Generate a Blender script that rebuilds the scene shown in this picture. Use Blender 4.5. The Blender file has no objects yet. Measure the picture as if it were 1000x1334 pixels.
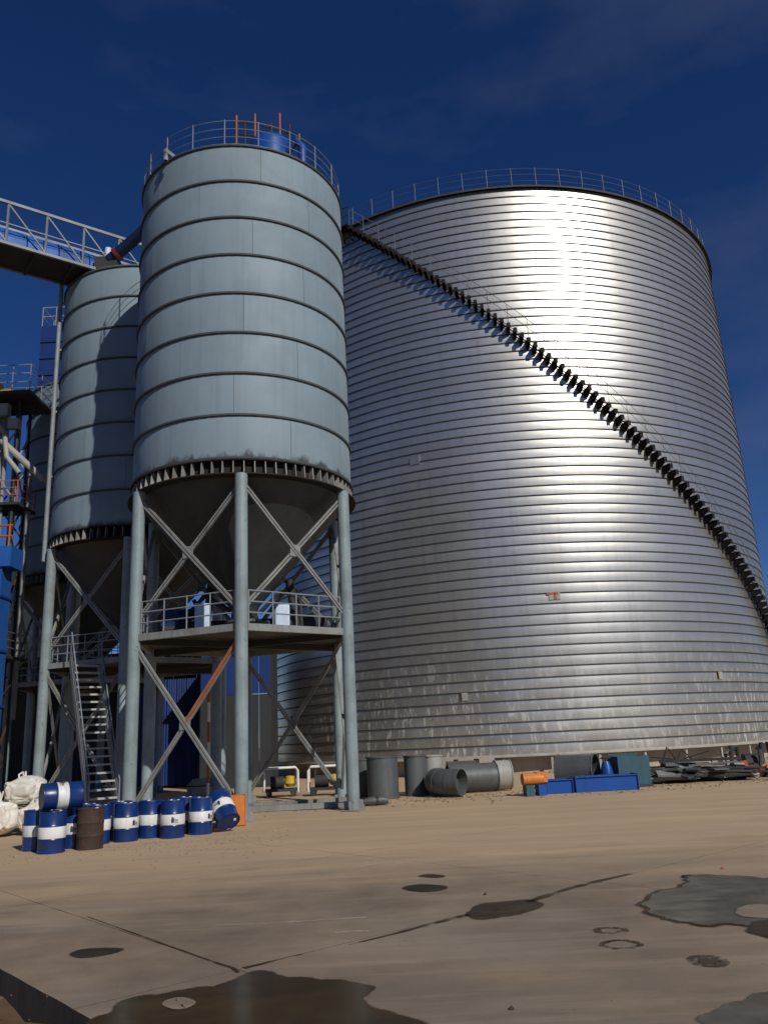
import bpy, math, random
from mathutils import Vector, Matrix, noise
random.seed(7)
R_ = math.radians
PI = math.pi
scene = bpy.context.scene
C = scene.collection

# ------------------------------------------------------------------ camera
F_PX, PITCH, ROLL, EYE = 1068.9, R_(15.592), R_(2.819), 1.6
cam_d = bpy.data.cameras.new('camera')
cam = bpy.data.objects.new('camera', cam_d); C.objects.link(cam)
fw = Vector((0, math.cos(PITCH), math.sin(PITCH)))
r0 = Vector((1, 0, 0)); u0 = Vector((0, -math.sin(PITCH), math.cos(PITCH)))
rt = math.cos(ROLL) * r0 - math.sin(ROLL) * u0
up = math.sin(ROLL) * r0 + math.cos(ROLL) * u0
m = Matrix(((rt.x, up.x, -fw.x), (rt.y, up.y, -fw.y), (rt.z, up.z, -fw.z))).to_4x4()
m.translation = (0, 0, EYE)
cam.matrix_world = m
cam_d.sensor_fit = 'HORIZONTAL'; cam_d.sensor_width = 36
cam_d.lens = 36 * F_PX / 1000
cam_d.clip_end = 6000
scene.camera = cam

# ------------------------------------------------------------------ sky, sun, exposure
SUN_AZ, SUN_EL = R_(147), R_(34.5)
w = bpy.data.worlds.new('World'); scene.world = w; w.use_nodes = True
wn, wl = w.node_tree.nodes, w.node_tree.links
wn.clear()
wo = wn.new('ShaderNodeOutputWorld'); bg = wn.new('ShaderNodeBackground')
sky = wn.new('ShaderNodeTexSky'); sky.sky_type = 'NISHITA'; sky.sun_disc = False
sky.sun_elevation = SUN_EL; sky.sun_rotation = SUN_AZ
sky.altitude = 3500; sky.air_density = 1.0; sky.dust_density = 0.1; sky.ozone_density = 3.0
gam = wn.new('ShaderNodeHueSaturation'); gam.inputs['Hue'].default_value = 0.514; gam.inputs['Saturation'].default_value = 1.26; gam.inputs['Value'].default_value = 1.14
tc = wn.new('ShaderNodeTexCoord'); mp = wn.new('ShaderNodeMapping')
mp.inputs['Scale'].default_value = (1.6, 1.6, 4.5)
mp.inputs['Location'].default_value = (0.35, 0.1, 0.6)
cn = wn.new('ShaderNodeTexNoise'); cn.inputs['Scale'].default_value = 1.7
cn.inputs['Detail'].default_value = 7; cn.inputs['Roughness'].default_value = 0.55
cr = wn.new('ShaderNodeValToRGB')
cr.color_ramp.elements[0].position = 0.50; cr.color_ramp.elements[0].color = (0, 0, 0, 1)
cr.color_ramp.elements[1].position = 0.85; cr.color_ramp.elements[1].color = (0.26, 0.26, 0.26, 1)
cm = wn.new('ShaderNodeMixRGB'); cm.inputs[2].default_value = (2.6, 3.1, 4.4, 1)
wl.new(tc.outputs['Generated'], mp.inputs[0]); wl.new(mp.outputs[0], cn.inputs['Vector'])
wl.new(cn.outputs[0], cr.inputs[0]); wl.new(cr.outputs[0], cm.inputs[0])
wl.new(sky.outputs[0], gam.inputs['Color']); wl.new(gam.outputs[0], cm.inputs[1])
wl.new(cm.outputs[0], bg.inputs[0]); wl.new(bg.outputs[0], wo.inputs[0])
bg.inputs[1].default_value = 0.05
sun_d = bpy.data.lights.new('sun', 'SUN'); sun_d.energy = 3.4; sun_d.angle = R_(0.53)
sun_d.color = (1.0, 0.95, 0.87)
sun = bpy.data.objects.new('sun', sun_d); C.objects.link(sun)
sd = Vector((math.sin(SUN_AZ) * math.cos(SUN_EL), math.cos(SUN_AZ) * math.cos(SUN_EL), math.sin(SUN_EL)))
sun.rotation_euler = (-sd).to_track_quat('-Z', 'Y').to_euler()
sun.location = sd * 80
vs = scene.view_settings
vs.view_transform = 'Standard'; vs.look = 'None'; vs.gamma = 1; vs.use_curve_mapping = False
vs.exposure = 0.0

# ------------------------------------------------------------------ helpers
class MB:
    def __init__(s): s.v = []; s.f = []
    def add(s, vs_, fs):
        o = len(s.v); s.v += [tuple(a) for a in vs_]; s.f += [tuple(i + o for i in f) for f in fs]; return s
    def box(s, c, d, rot=None):
        c = Vector(c); h = Vector(d) / 2
        P = [Vector((x * h.x, y * h.y, z * h.z)) for z in (-1, 1) for x, y in ((-1, -1), (1, -1), (1, 1), (-1, 1))]
        if rot is not None: P = [rot @ p for p in P]
        return s.add([c + p for p in P], [(3, 2, 1, 0), (4, 5, 6, 7), (0, 1, 5, 4), (1, 2, 6, 5), (2, 3, 7, 6), (3, 0, 4, 7)])
    def beam(s, a, b, wd, ht):
        a, b = Vector(a), Vector(b); d = (b - a).normalized()
        ref = Vector((0, 0, 1)) if abs(d.z) < 0.97 else Vector((1, 0, 0))
        sx = d.cross(ref).normalized() * wd / 2; sy = sx.cross(d).normalized() * ht / 2
        P = [q + i * sx + j * sy for q in (a, b) for i, j in ((-1, -1), (1, -1), (1, 1), (-1, 1))]
        return s.add(P, [(0, 1, 2, 3), (7, 6, 5, 4), (0, 4, 5, 1), (1, 5, 6, 2), (2, 6, 7, 3), (3, 7, 4, 0)])
    def path(s, pts, r, n=6, closed=False):
        pts = [Vector(p) for p in pts]; N = len(pts); V = []; Fs = []
        for i, p in enumerate(pts):
            if closed: d = pts[(i + 1) % N] - pts[i - 1]
            else: d = pts[min(i + 1, N - 1)] - pts[max(i - 1, 0)]
            d.normalize()
            ref = Vector((0, 0, 1)) if abs(d.z) < 0.95 else Vector((1, 0, 0))
            sx = d.cross(ref).normalized(); sy = sx.cross(d)
            rr = r[i] if isinstance(r, (list, tuple)) else r
            V += [p + rr * (math.cos(2 * PI * k / n) * sx + math.sin(2 * PI * k / n) * sy) for k in range(n)]
        for i in range(N if closed else N - 1):
            j = (i + 1) % N
            Fs += [(i * n + k, i * n + (k + 1) % n, j * n + (k + 1) % n, j * n + k) for k in range(n)]
        if not closed:
            Fs += [tuple(range(n - 1, -1, -1)), tuple(range((N - 1) * n, N * n))]
        return s.add(V, Fs)
    def tube(s, a, b, r, n=10): return s.path([a, b], r, n)
    def lathe(s, prof, n=48, a0=0.0, a1=2 * PI, closed=False, c=(0, 0, 0)):
        full = abs(a1 - a0 - 2 * PI) < 1e-6; cols = n if full else n + 1; M = len(prof); V = []; Fs = []
        for i in range(cols):
            t = a0 + (a1 - a0) * i / n
            V += [(c[0] + r * math.cos(t), c[1] + r * math.sin(t), c[2] + z) for r, z in prof]
        for i in range(n):
            j = (i + 1) % cols
            for k in range(M if closed else M - 1):
                l = (k + 1) % M
                Fs.append((i * M + k, j * M + k, j * M + l, i * M + l))
        if closed and not full:
            Fs += [tuple(range(M - 1, -1, -1)), tuple((cols - 1) * M + k for k in range(M))]
        return s.add(V, Fs)
    def mesh(s, name, smooth=False):
        me = bpy.data.meshes.new(name); me.from_pydata(s.v, [], s.f); me.update()
        if smooth:
            me.polygons.foreach_set('use_smooth', [True] * len(me.polygons))
            me.set_sharp_from_angle(angle=R_(38))
        return me

def ob(name, me, mt, parent=None, loc=(0, 0, 0), rz=0.0, smooth=False):
    if isinstance(me, MB): me = me.mesh(name, smooth)
    if mt is not None and not me.materials: me.materials.append(mt)
    o = bpy.data.objects.new(name, me); C.objects.link(o)
    o.location = loc
    if isinstance(rz, (tuple, list)): o.rotation_euler = rz
    else: o.rotation_euler = (0, 0, rz)
    if parent is not None: o.parent = parent
    return o
def tag(o, label, cat, group=None):
    o['label'] = label; o['category'] = cat
    if group: o['group'] = group
    return o
def thing(name, label, cat, loc=(0, 0, 0), rz=0.0, group=None):
    o = bpy.data.objects.new(name, None); C.objects.link(o); o.empty_display_size = 0.2
    o.location = loc
    o.rotation_euler = rz if isinstance(rz, (tuple, list)) else (0, 0, rz)
    return tag(o, label, cat, group)
def struct(o): o['kind'] = 'structure'; return o

# ------------------------------------------------------------------ materials
def nodes(name):
    mt = bpy.data.materials.new(name); mt.use_nodes = True
    nt = mt.node_tree; b = nt.nodes['Principled BSDF']
    return mt, nt, b
def nnoise(nt, vec, scale, detail=5, rough=0.6, mapscale=None, loc=(0, 0, 0)):
    if mapscale:
        mp_ = nt.nodes.new('ShaderNodeMapping'); mp_.inputs['Scale'].default_value = mapscale
        mp_.inputs['Location'].default_value = loc
        nt.links.new(vec, mp_.inputs[0]); vec = mp_.outputs[0]
    n = nt.nodes.new('ShaderNodeTexNoise'); n.inputs['Scale'].default_value = scale
    n.inputs['Detail'].default_value = detail; n.inputs['Roughness'].default_value = rough
    nt.links.new(vec, n.inputs['Vector']); return n.outputs[0]
def ramp(nt, fac, p0, p1, c0=(0, 0, 0, 1), c1=(1, 1, 1, 1)):
    r = nt.nodes.new('ShaderNodeValToRGB'); e = r.color_ramp.elements
    e[0].position = p0; e[1].position = p1; e[0].color = c0; e[1].color = c1
    nt.links.new(fac, r.inputs[0]); return r.outputs[0]
def mix(nt, fac, a, b, mode='MIX'):
    x = nt.nodes.new('ShaderNodeMixRGB'); x.blend_type = mode
    for k, v in ((0, fac), (1, a), (2, b)):
        if hasattr(v, 'is_linked') or hasattr(v, 'links'): nt.links.new(v, x.inputs[k])
        elif k == 0: x.inputs[0].default_value = v
        else: x.inputs[k].default_value = (*v[:3], 1)
    return x.outputs[0]
def mul(nt, a, k, op='MULTIPLY'):
    x = nt.nodes.new('ShaderNodeMath'); x.operation = op
    nt.links.new(a, x.inputs[0])
    if hasattr(k, 'links'): nt.links.new(k, x.inputs[1])
    else: x.inputs[1].default_value = k
    return x.outputs[0]
def bump(nt, b, h, strength, dist=0.02):
    n = nt.nodes.new('ShaderNodeBump'); n.inputs['Strength'].default_value = strength
    n.inputs['Distance'].default_value = dist
    nt.links.new(h, n.inputs['Height']); nt.links.new(n.outputs[0], b.inputs['Normal'])
def pos(nt): return nt.nodes.new('ShaderNodeNewGeometry').outputs['Position']
def objc(nt): return nt.nodes.new('ShaderNodeTexCoord').outputs['Object']

def paint(name, col, dirt, rough=0.5, metal=0.0, amount=0.6, scale=1.2, streak=True, var=0.12, spec=0.4, rust=0.0, coords='pos', soot=False):
    mt, nt, b = nodes(name)
    P = pos(nt) if coords == 'pos' else objc(nt)
    n1 = nnoise(nt, P, scale, 6, 0.62)
    c = mix(nt, mul(nt, ramp(nt, n1, 0.42, 0.72), amount), col, dirt)
    if streak:
        n2 = nnoise(nt, P, 2.2 * scale, 5, 0.6, (3.2, 3.2, 0.16))
        c = mix(nt, mul(nt, ramp(nt, n2, 0.5, 0.78), amount), c, dirt)
    if rust > 0:
        n3 = nnoise(nt, P, 5 * scale, 8, 0.7)
        c = mix(nt, mul(nt, ramp(nt, n3, 0.62 - 0.15 * rust, 0.74), 0.9), c, (0.13, 0.05, 0.022))
    if soot:
        sp_ = nt.nodes.new('ShaderNodeSeparateXYZ'); nt.links.new(P, sp_.inputs[0])
        zz = nt.nodes.new('ShaderNodeMapRange'); zz.inputs['From Min'].default_value = 8.62; zz.inputs['From Max'].default_value = 9.05
        zz.inputs['To Min'].default_value = 0.36; zz.inputs['To Max'].default_value = -0.1
        nt.links.new(sp_.outputs[2], zz.inputs[0])
        sn = nnoise(nt, P, 2.0, 6, 0.7, (1.2, 1.2, 0.5), (5, 2, 0))
        c = mix(nt, mul(nt, ramp(nt, mul(nt, sn, zz.outputs[0], 'ADD'), 0.68, 0.86), 0.85), c, (0.03, 0.03, 0.03))
    oi = nt.nodes.new('ShaderNodeObjectInfo')
    rv = nt.nodes.new('ShaderNodeMapRange')
    rv.inputs['To Min'].default_value = 1 - var; rv.inputs['To Max'].default_value = 1 + var
    nt.links.new(oi.outputs['Random'], rv.inputs[0])
    hs = nt.nodes.new('ShaderNodeHueSaturation'); nt.links.new(rv.outputs[0], hs.inputs['Value'])
    nt.links.new(c, hs.inputs['Color'])
    nt.links.new(hs.outputs[0], b.inputs['Base Color'])
    b.inputs['Metallic'].default_value = metal
    b.inputs['Specular IOR Level'].default_value = spec
    rr = nt.nodes.new('ShaderNodeMapRange'); rr.inputs['To Min'].default_value = rough - 0.1
    rr.inputs['To Max'].default_value = min(1, rough + 0.18)
    nt.links.new(n1, rr.inputs[0]); nt.links.new(rr.outputs[0], b.inputs['Roughness'])
    bump(nt, b, nnoise(nt, P, 14 * scale, 4), 0.12, 0.01)
    return mt

M_SILO = paint('silo_paint', (0.210, 0.277, 0.320), (0.14, 0.183, 0.205), 0.55, amount=0.45, scale=0.7, var=0.05, spec=0.3, soot=True)
M_SILO2 = M_SILO
M_HOOP = paint('hoop_dirty', (0.055, 0.07, 0.075), (0.03, 0.035, 0.035), 0.7, scale=1.5, var=0.05)
M_STEEL = paint('steel_blue_grey', (0.235, 0.30, 0.315), (0.12, 0.13, 0.125), 0.5, amount=0.6, scale=1.3, rust=0.25, var=0.07)
M_BRACE = paint('brace_grey', (0.24, 0.25, 0.24), (0.11, 0.10, 0.09), 0.55, amount=0.6, scale=1.6, rust=0.3, var=0.08)
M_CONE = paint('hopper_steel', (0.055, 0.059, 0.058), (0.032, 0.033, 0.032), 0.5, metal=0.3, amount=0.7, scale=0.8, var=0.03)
M_RIB = paint('rib_grey', (0.30, 0.29, 0.26), (0.09, 0.085, 0.075), 0.6, scale=1.5, var=0.2, rust=0.3)
M_DARK = paint('dark_steel', (0.035, 0.034, 0.033), (0.02, 0.018, 0.016), 0.65, scale=2, var=0.15, rust=0.1)
M_STAIR = paint('stair_black_brown', (0.022, 0.018, 0.016), (0.012, 0.011, 0.01), 0.8, scale=2, var=0.3, spec=0.2)
M_RAIL = paint('rail_grey', (0.22, 0.25, 0.27), (0.12, 0.12, 0.12), 0.5, scale=2, var=0.06, streak=False)
M_RAILD = paint('rail_dull', (0.15, 0.15, 0.14), (0.07, 0.065, 0.06), 0.6, scale=2, var=0.1, rust=0.3)
M_BLUED = paint('deep_blue_sheet', (0.006, 0.028, 0.14), (0.004, 0.014, 0.06), 0.5, amount=0.5, scale=1.2, var=0.15)
M_BLUE = paint('blue_paint', (0.010, 0.055, 0.26), (0.008, 0.025, 0.10), 0.4, amount=0.4, scale=1.5, var=0.1)
M_BLUEB = paint('bright_blue_paint', (0.004, 0.066, 0.31), (0.004, 0.03, 0.13), 0.4, amount=0.35, scale=1.8, var=0.08)
M_ORANGEB = paint('orange_paint', (0.62, 0.19, 0.03), (0.3, 0.08, 0.02), 0.5, scale=2, var=0.05)
M_TREAD = paint('lit_look_tread', (0.42, 0.43, 0.42), (0.22, 0.21, 0.2), 0.5, scale=3, var=0.1)  # pale grey puts the look of lit nosings into the tread colour
M_ORANGE = paint('orange_primer', (0.42, 0.10, 0.025), (0.2, 0.05, 0.02), 0.6, scale=1.5, var=0.1)
M_RUST = paint('rusty_brown', (0.05, 0.03, 0.02), (0.022, 0.014, 0.01), 0.75, scale=3, var=0.1, rust=0.5)
M_COVER = paint('blue_cover_sheet', (0.014, 0.095, 0.36), (0.01, 0.05, 0.18), 0.45, scale=2, var=0.15)
M_RED = paint('dull_red', (0.22, 0.02, 0.02), (0.1, 0.015, 0.015), 0.55, scale=2, var=0.05)
M_NAVY = paint('navy_pipe', (0.006, 0.014, 0.05), (0.004, 0.008, 0.02), 0.5, scale=2, var=0.05)
M_DRUM = paint('drum_blue', (0.007, 0.036, 0.17), (0.005, 0.016, 0.06), 0.26, amount=0.6, scale=2.2, var=0.15, spec=0.5)
M_WHITE = paint('drum_white', (0.72, 0.72, 0.70), (0.42, 0.39, 0.35), 0.45, amount=0.5, scale=3, var=0.06)
M_MARK = paint('label_ink', (0.03, 0.035, 0.06), (0.02, 0.02, 0.03), 0.6, var=0.02, streak=False)
M_BAG = paint('bag_cloth', (0.72, 0.69, 0.62), (0.44, 0.38, 0.30), 0.85, amount=0.7, scale=2.5, var=0.08, spec=0.1, streak=False)
M_DUCT = paint('duct_grey', (0.10, 0.11, 0.112), (0.05, 0.05, 0.048), 0.5, metal=0.2, amount=0.6, scale=1.5, var=0.15, rust=0.1)
M_DUCTL = paint('duct_pale', (0.34, 0.33, 0.30), (0.2, 0.18, 0.15), 0.55, scale=1.5, var=0.05)
M_TEAL = paint('teal_sheet', (0.03, 0.09, 0.12), (0.02, 0.05, 0.06), 0.5, scale=1.5, var=0.05)
M_CONC = paint('foundation_concrete', (0.40, 0.35, 0.28), (0.24, 0.20, 0.16), 0.9, amount=0.6, scale=0.9, var=0.05, spec=0.2)
M_YELLOW = paint('machine_yellow', (0.55, 0.38, 0.03), (0.25, 0.16, 0.02), 0.5, scale=3, var=0.05)
M_GRIT = paint('grit_stone', (0.20, 0.155, 0.11), (0.09, 0.07, 0.05), 0.95, scale=8, var=0.0, spec=0.1, streak=False)
M_PLATE = paint('platform_plate', (0.10, 0.10, 0.095), (0.05, 0.048, 0.045), 0.7, scale=1.2, var=0.05, rust=0.15)
M_SHEET = paint('shed_sheet', (0.028, 0.03, 0.033), (0.016, 0.016, 0.016), 0.6, scale=0.6, var=0.12)
M_PALE = paint('pale_sky_blue', (0.55, 0.66, 0.80), (0.35, 0.42, 0.5), 0.45, scale=2, var=0.03)

# galvanised sheet of the big silo
def galv():
    mt, nt, b = nodes('galvanised_sheet')
    P = pos(nt)
    sep = nt.nodes.new('ShaderNodeSeparateXYZ'); nt.links.new(P, sep.inputs[0])
    n1 = nnoise(nt, P, 0.35, 5, 0.6)
    c = mix(nt, ramp(nt, n1, 0.35, 0.7), (0.68, 0.655, 0.60), (0.57, 0.545, 0.50))
    sp = nnoise(nt, P, 2.2, 3, 0.7, (1.0, 1.0, 0.5))
    c = mix(nt, mul(nt, ramp(nt, sp, 0.5, 0.8), 0.35), c, (0.40, 0.39, 0.37))
    st = nnoise(nt, P, 1.7, 6, 0.65, (1.6, 1.6, 0.05))
    c = mix(nt, mul(nt, ramp(nt, st, 0.52, 0.75), 0.4), c, (0.36, 0.34, 0.30))
    # cement splashes and drip marks near the foot
    foot = nt.nodes.new('ShaderNodeMapRange'); foot.inputs['From Min'].default_value = 1.0
    foot.inputs['From Max'].default_value = 6.5; foot.inputs['To Min'].default_value = 1; foot.inputs['To Max'].default_value = 0
    nt.links.new(sep.outputs[2], foot.inputs[0])
    sm = nnoise(nt, P, 4.5, 5, 0.7, (1.3, 1.3, 0.3), (3, 1, 0))
    smask = mul(nt, mul(nt, ramp(nt, sm, 0.53, 0.62), foot.outputs[0]), 0.9)
    c = mix(nt, smask, c, (0.66, 0.65, 0.61))
    ol = nnoise(nt, P, 0.10, 4, 0.6, (1, 1, 0.7), (3.3, 1.2, 0.5))
    c = mix(nt, mul(nt, ramp(nt, ol, 0.42, 0.62), 0.5), c, (0.42, 0.40, 0.34))  # olive tint painted in for the warm reflection of the ground
    dd = nnoise(nt, P, 0.9, 4, 0.6, (1, 1, 0.6), (7, 3, 1))
    dust = mul(nt, mul(nt, ramp(nt, dd, 0.35, 0.65), foot.outputs[0]), 0.45)
    c = mix(nt, dust, c, (0.34, 0.31, 0.26))
    oi = nt.nodes.new('ShaderNodeObjectInfo'); rv = nt.nodes.new('ShaderNodeMapRange')
    rv.inputs['To Min'].default_value = 0.93; rv.inputs['To Max'].default_value = 1.06
    nt.links.new(oi.outputs['Random'], rv.inputs[0])
    hs = nt.nodes.new('ShaderNodeHueSaturation'); nt.links.new(rv.outputs[0], hs.inputs['Value']); nt.links.new(c, hs.inputs['Color'])
    nt.links.new(hs.outputs[0], b.inputs['Base Color'])
    mm = mul(nt, mul(nt, smask, -0.6), 0.88, 'ADD'); nt.links.new(mm, b.inputs['Metallic'])
    rr = nt.nodes.new('ShaderNodeMapRange'); rr.inputs['To Min'].default_value = 0.31; rr.inputs['To Max'].default_value = 0.42
    nt.links.new(n1, rr.inputs[0]); nt.links.new(rr.outputs[0], b.inputs['Roughness'])
    wv = nnoise(nt, P, 0.8, 3, 0.5, (1, 1, 1.6))
    wv2 = nnoise(nt, P, 0.5, 2, 0.5, (1, 1, 0.06), (2, 2, 0))
    bump(nt, b, mix(nt, 0.5, wv, wv2), 0.13, 0.06)
    return mt
M_GALV = galv()
M_SEAM = paint('folded_seam', (0.06, 0.058, 0.055), (0.04, 0.037, 0.034), 0.7, metal=0.2, scale=1.0, var=0.1)

def concrete():
    mt, nt, b = nodes('dusty_concrete')
    P = pos(nt)
    sep = nt.nodes.new('ShaderNodeSeparateXYZ'); nt.links.new(P, sep.inputs[0])
    big = nnoise(nt, P, 0.22, 6, 0.6)
    mid = nnoise(nt, P, 0.9, 7, 0.65, (1, 1.0, 1))
    swp = nnoise(nt, P, 0.7, 6, 0.62, (0.35, 1.6, 1), (2, 5, 0))
    fine = nnoise(nt, P, 55, 6, 0.75)
    c = mix(nt, ramp(nt, mid, 0.3, 0.72), (0.172, 0.130, 0.090), (0.315, 0.238, 0.162))
    cool = nnoise(nt, P, 0.45, 6, 0.62, (0.7, 1.5, 1), (12, 4, 0))
    c = mix(nt, mul(nt, ramp(nt, cool, 0.46, 0.62), 0.7), c, (0.19, 0.158, 0.120))
    stn = nnoise(nt, P, 0.6, 6, 0.65, (1, 1, 1), (4, 8, 0))
    c = mix(nt, mul(nt, ramp(nt, stn, 0.50, 0.70), 0.6), c, (0.145, 0.112, 0.085))
    crk = nnoise(nt, P, 3.5, 8, 0.75, (1, 1, 1), (2, 6, 0))
    c = mix(nt, mul(nt, ramp(nt, crk, 0.55, 0.72), 0.30), c, (0.13, 0.10, 0.078))
    pale = nnoise(nt, P, 0.8, 7, 0.7, (0.25, 2.4, 1), (1, 3, 2))
    c = mix(nt, mul(nt, ramp(nt, pale, 0.52, 0.70), 0.5), c, (0.42, 0.34, 0.255))
    cl = nnoise(nt, P, 0.35, 5, 0.6, (1.3, 0.9, 1), (7, 7, 3))
    c = mix(nt, mul(nt, ramp(nt, cl, 0.47, 0.66), 0.55), c, (0.34, 0.272, 0.20))
    # dust blown towards the silos, lying over the stains
    g = nt.nodes.new('ShaderNodeMapRange'); g.inputs['From Min'].default_value = 8.0; g.inputs['From Max'].default_value = 15.0
    g.inputs['To Min'].default_value = -0.14; g.inputs['To Max'].default_value = 0.36
    nt.links.new(sep.outputs[1], g.inputs[0])
    dm = mul(nt, mul(nt, mix(nt, 0.6, big, swp), 0.95), g.outputs[0], 'ADD')
    dust = mix(nt, ramp(nt, nnoise(nt, P, 0.5, 6, 0.65, (0.4, 2.2, 1), (9, 2, 0)), 0.42, 0.66), (0.48, 0.35, 0.215), (0.57, 0.405, 0.235))
    dust = mix(nt, mul(nt, ramp(nt, nnoise(nt, P, 1.3, 7, 0.7, (0.3, 2.5, 1), (6, 1, 0)), 0.50, 0.68), 0.45), dust, (0.34, 0.27, 0.195))
    c = mix(nt, ramp(nt, dm, 0.40, 0.72), c, dust)
    c = mix(nt, mul(nt, ramp(nt, fine, 0.35, 0.75), 0.28), c, (0.15, 0.12, 0.092))
    nt.links.new(c, b.inputs['Base Color'])
    rr = nt.nodes.new('ShaderNodeMapRange'); rr.inputs['To Min'].default_value = 0.62; rr.inputs['To Max'].default_value = 0.95
    nt.links.new(mid, rr.inputs[0]); nt.links.new(rr.outputs[0], b.inputs['Roughness'])
    b.inputs['Specular IOR Level'].default_value = 0.3
    bump(nt, b, mix(nt, 0.5, fine, nnoise(nt, P, 6, 6, 0.7)), 0.25, 0.012)
    return mt
M_GROUND = concrete()
M_BITUMEN = paint('joint_bitumen', (0.04, 0.034, 0.03), (0.09, 0.075, 0.06), 0.9, scale=3, var=0.02)
M_KERB = paint('raw_concrete_edge', (0.06, 0.05, 0.04), (0.025, 0.021, 0.017), 0.95, scale=2.5, var=0.05)
M_SOIL = paint('brown_soil', (0.16, 0.105, 0.06), (0.07, 0.045, 0.03), 0.95, scale=5, var=0.05, spec=0.1, streak=False)
def wet(name, col, rough, spec=0.5, dens=1.0):
    mt, nt, b = nodes(name); P = pos(nt)
    n = nnoise(nt, P, 2.5, 5, 0.6)
    c = mix(nt, ramp(nt, n, 0.35, 0.7), col, tuple(x * 0.6 for x in col))
    n2 = nnoise(nt, P, 1.4, 7, 0.72, (0.6, 2.2, 1))
    c = mix(nt, mul(nt, ramp(nt, n2, 0.5, 0.72), 0.55), c, tuple(min(0.5, x * 2.0) for x in col))
    nt.links.new(c, b.inputs['Base Color'])
    rr = nt.nodes.new('ShaderNodeMapRange'); rr.inputs['To Min'].default_value = max(0.02, rough * 0.6); rr.inputs['To Max'].default_value = rough * 1.5
    nt.links.new(n, rr.inputs[0]); nt.links.new(rr.outputs[0], b.inputs['Roughness'])
    b.inputs['IOR'].default_value = 1.33; b.inputs['Specular IOR Level'].default_value = spec
    # water film thins out and breaks up at its edge
    at = nt.nodes.new('ShaderNodeAttribute'); at.attribute_name = 'wet'
    e = mix(nt, 0.5, nnoise(nt, P, 22, 6, 0.75), nnoise(nt, P, 6, 5, 0.7))
    a = mul(nt, mul(nt, e, 1.1), at.outputs['Fac'], 'ADD')
    nt.links.new(mul(nt, ramp(nt, a, 0.68, 1.12), dens), b.inputs['Alpha'])
    return mt
M_PUDDLE = wet('shallow_puddle', (0.058, 0.039, 0.018), 0.16, spec=0.25)
M_DAMP = wet('damp_concrete', (0.115, 0.108, 0.085), 0.5, spec=0.25, dens=0.92)
M_DAMPD = wet('dark_damp_rim', (0.06, 0.042, 0.027), 0.55, spec=0.2, dens=0.85)
M_OIL = wet('oil_stain', (0.04, 0.036, 0.026), 0.5, spec=0.3, dens=0.9)

# ------------------------------------------------------------------ the setting: ground, slabs, soil
ua = Vector((0.7558, 0.6548, 0)).normalized(); va = Vector((-ua.y, ua.x, 0)); C0 = Vector((-1.27, 6.85, 0))
def ab(a, b, z=0.0): p = C0 + a * ua + b * va; return Vector((p.x, p.y, z))
EDGE = -1.23
g = MB()
g.add([ab(EDGE + 0.02, -900, -0.008), ab(1800, -900, -0.008), ab(1800, 1500, -0.008), ab(EDGE + 0.02, 1500, -0.008)], [(0, 1, 2, 3)])
ground = struct(ob('ground', g, M_GROUND))
s_ = MB(); N = 46
rows = []
for i in range(N + 1):
    for j in range(N + 1):
        a = EDGE + 0.15 - (i / N) ** 1.5 * 6; b = -9 + 24 * j / N
        z = -0.20 + 0.10 * noise.noise(Vector((a * 1.3, b * 1.3, 0))) + 0.05 * noise.noise(Vector((a * 4, b * 4, 3))) - 0.04 * i / N
        s_.v.append(tuple(ab(a, b, z)))
for i in range(N):
    for j in range(N):
        k = i * (N + 1) + j; s_.f.append((k, k + 1, k + N + 2, k + N + 1))
soil = struct(ob('soil_verge', s_, M_SOIL, smooth=True))
sf = MB(); sf.add([ab(EDGE + 0.1, -900, -0.34), ab(-1200, -900, -0.34), ab(-1200, 1500, -0.34), ab(EDGE + 0.1, 1500, -0.34)], [(3, 2, 1, 0)])
struct(ob('far_soil', sf, M_SOIL))
pav = struct(bpy.data.objects.new('pavement', None)); C.objects.link(pav)
jf = MB(); jf.add([ab(EDGE + 0.03, -9, -0.004), ab(9, -9, -0.004), ab(9, 13.5, -0.004), ab(EDGE + 0.03, 13.5, -0.004)], [(0, 1, 2, 3)])
ob('joint_filler', jf, M_BITUMEN, pav)
A_ = [EDGE, 0, 4.5, 9]; B_ = [-9, -4.5, 0, 4.5, 9, 13.5]
rot_uv = Matrix((ua, va, Vector((0, 0, 1)))).transposed()
for i in range(3):
    for j in range(5):
        gp = 0.004
        n1 = 40
        a0, a1, b0, b1 = A_[i] + (gp if i else 0), A_[i + 1] - gp, B_[j] + gp, B_[j + 1] - gp
        sb = MB(); n1 = 24; top = []
        # wavering broken edges round the slab
        ring = []
        for (p, q) in (((a0, b0), (a1, b0)), ((a1, b0), (a1, b1)), ((a1, b1), (a0, b1)), ((a0, b1), (a0, b0))):
            for k in range(n1):
                t = k / n1; a = p[0] + (q[0] - p[0]) * t; b = p[1] + (q[1] - p[1]) * t
                jit = 0.006 * noise.noise(Vector((a * 2.3 + i, b * 2.3 + j, 1)))
                cx, cy = (a0 + a1) / 2, (b0 + b1) / 2
                a += jit * (1 if a < cx else -1); b += jit * (1 if b < cy else -1)
                if i == 0 and abs(a - a0) < 0.02: a += 0.010 * noise.noise(Vector((0, b * 1.9, 4))) + 0.008 * noise.noise(Vector((0, b * 9, 4)))
                ring.append((a, b))
        nr = len(ring)
        V = [ab(a, b, 0.0) for a, b in ring] + [ab(a, b, -0.36) for a, b in ring]
        sb.add(V, [tuple(range(nr))] + [(k, k + nr, (k + 1) % nr + nr, (k + 1) % nr) for k in range(nr)])
        me = sb.mesh('slab'); me.materials.append(M_GROUND); me.materials.append(M_KERB)
        for pl in me.polygons: pl.material_index = 0 if abs(pl.normal.z) > 0.7 else 1
        ob('slab', me, None, pav)

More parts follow.
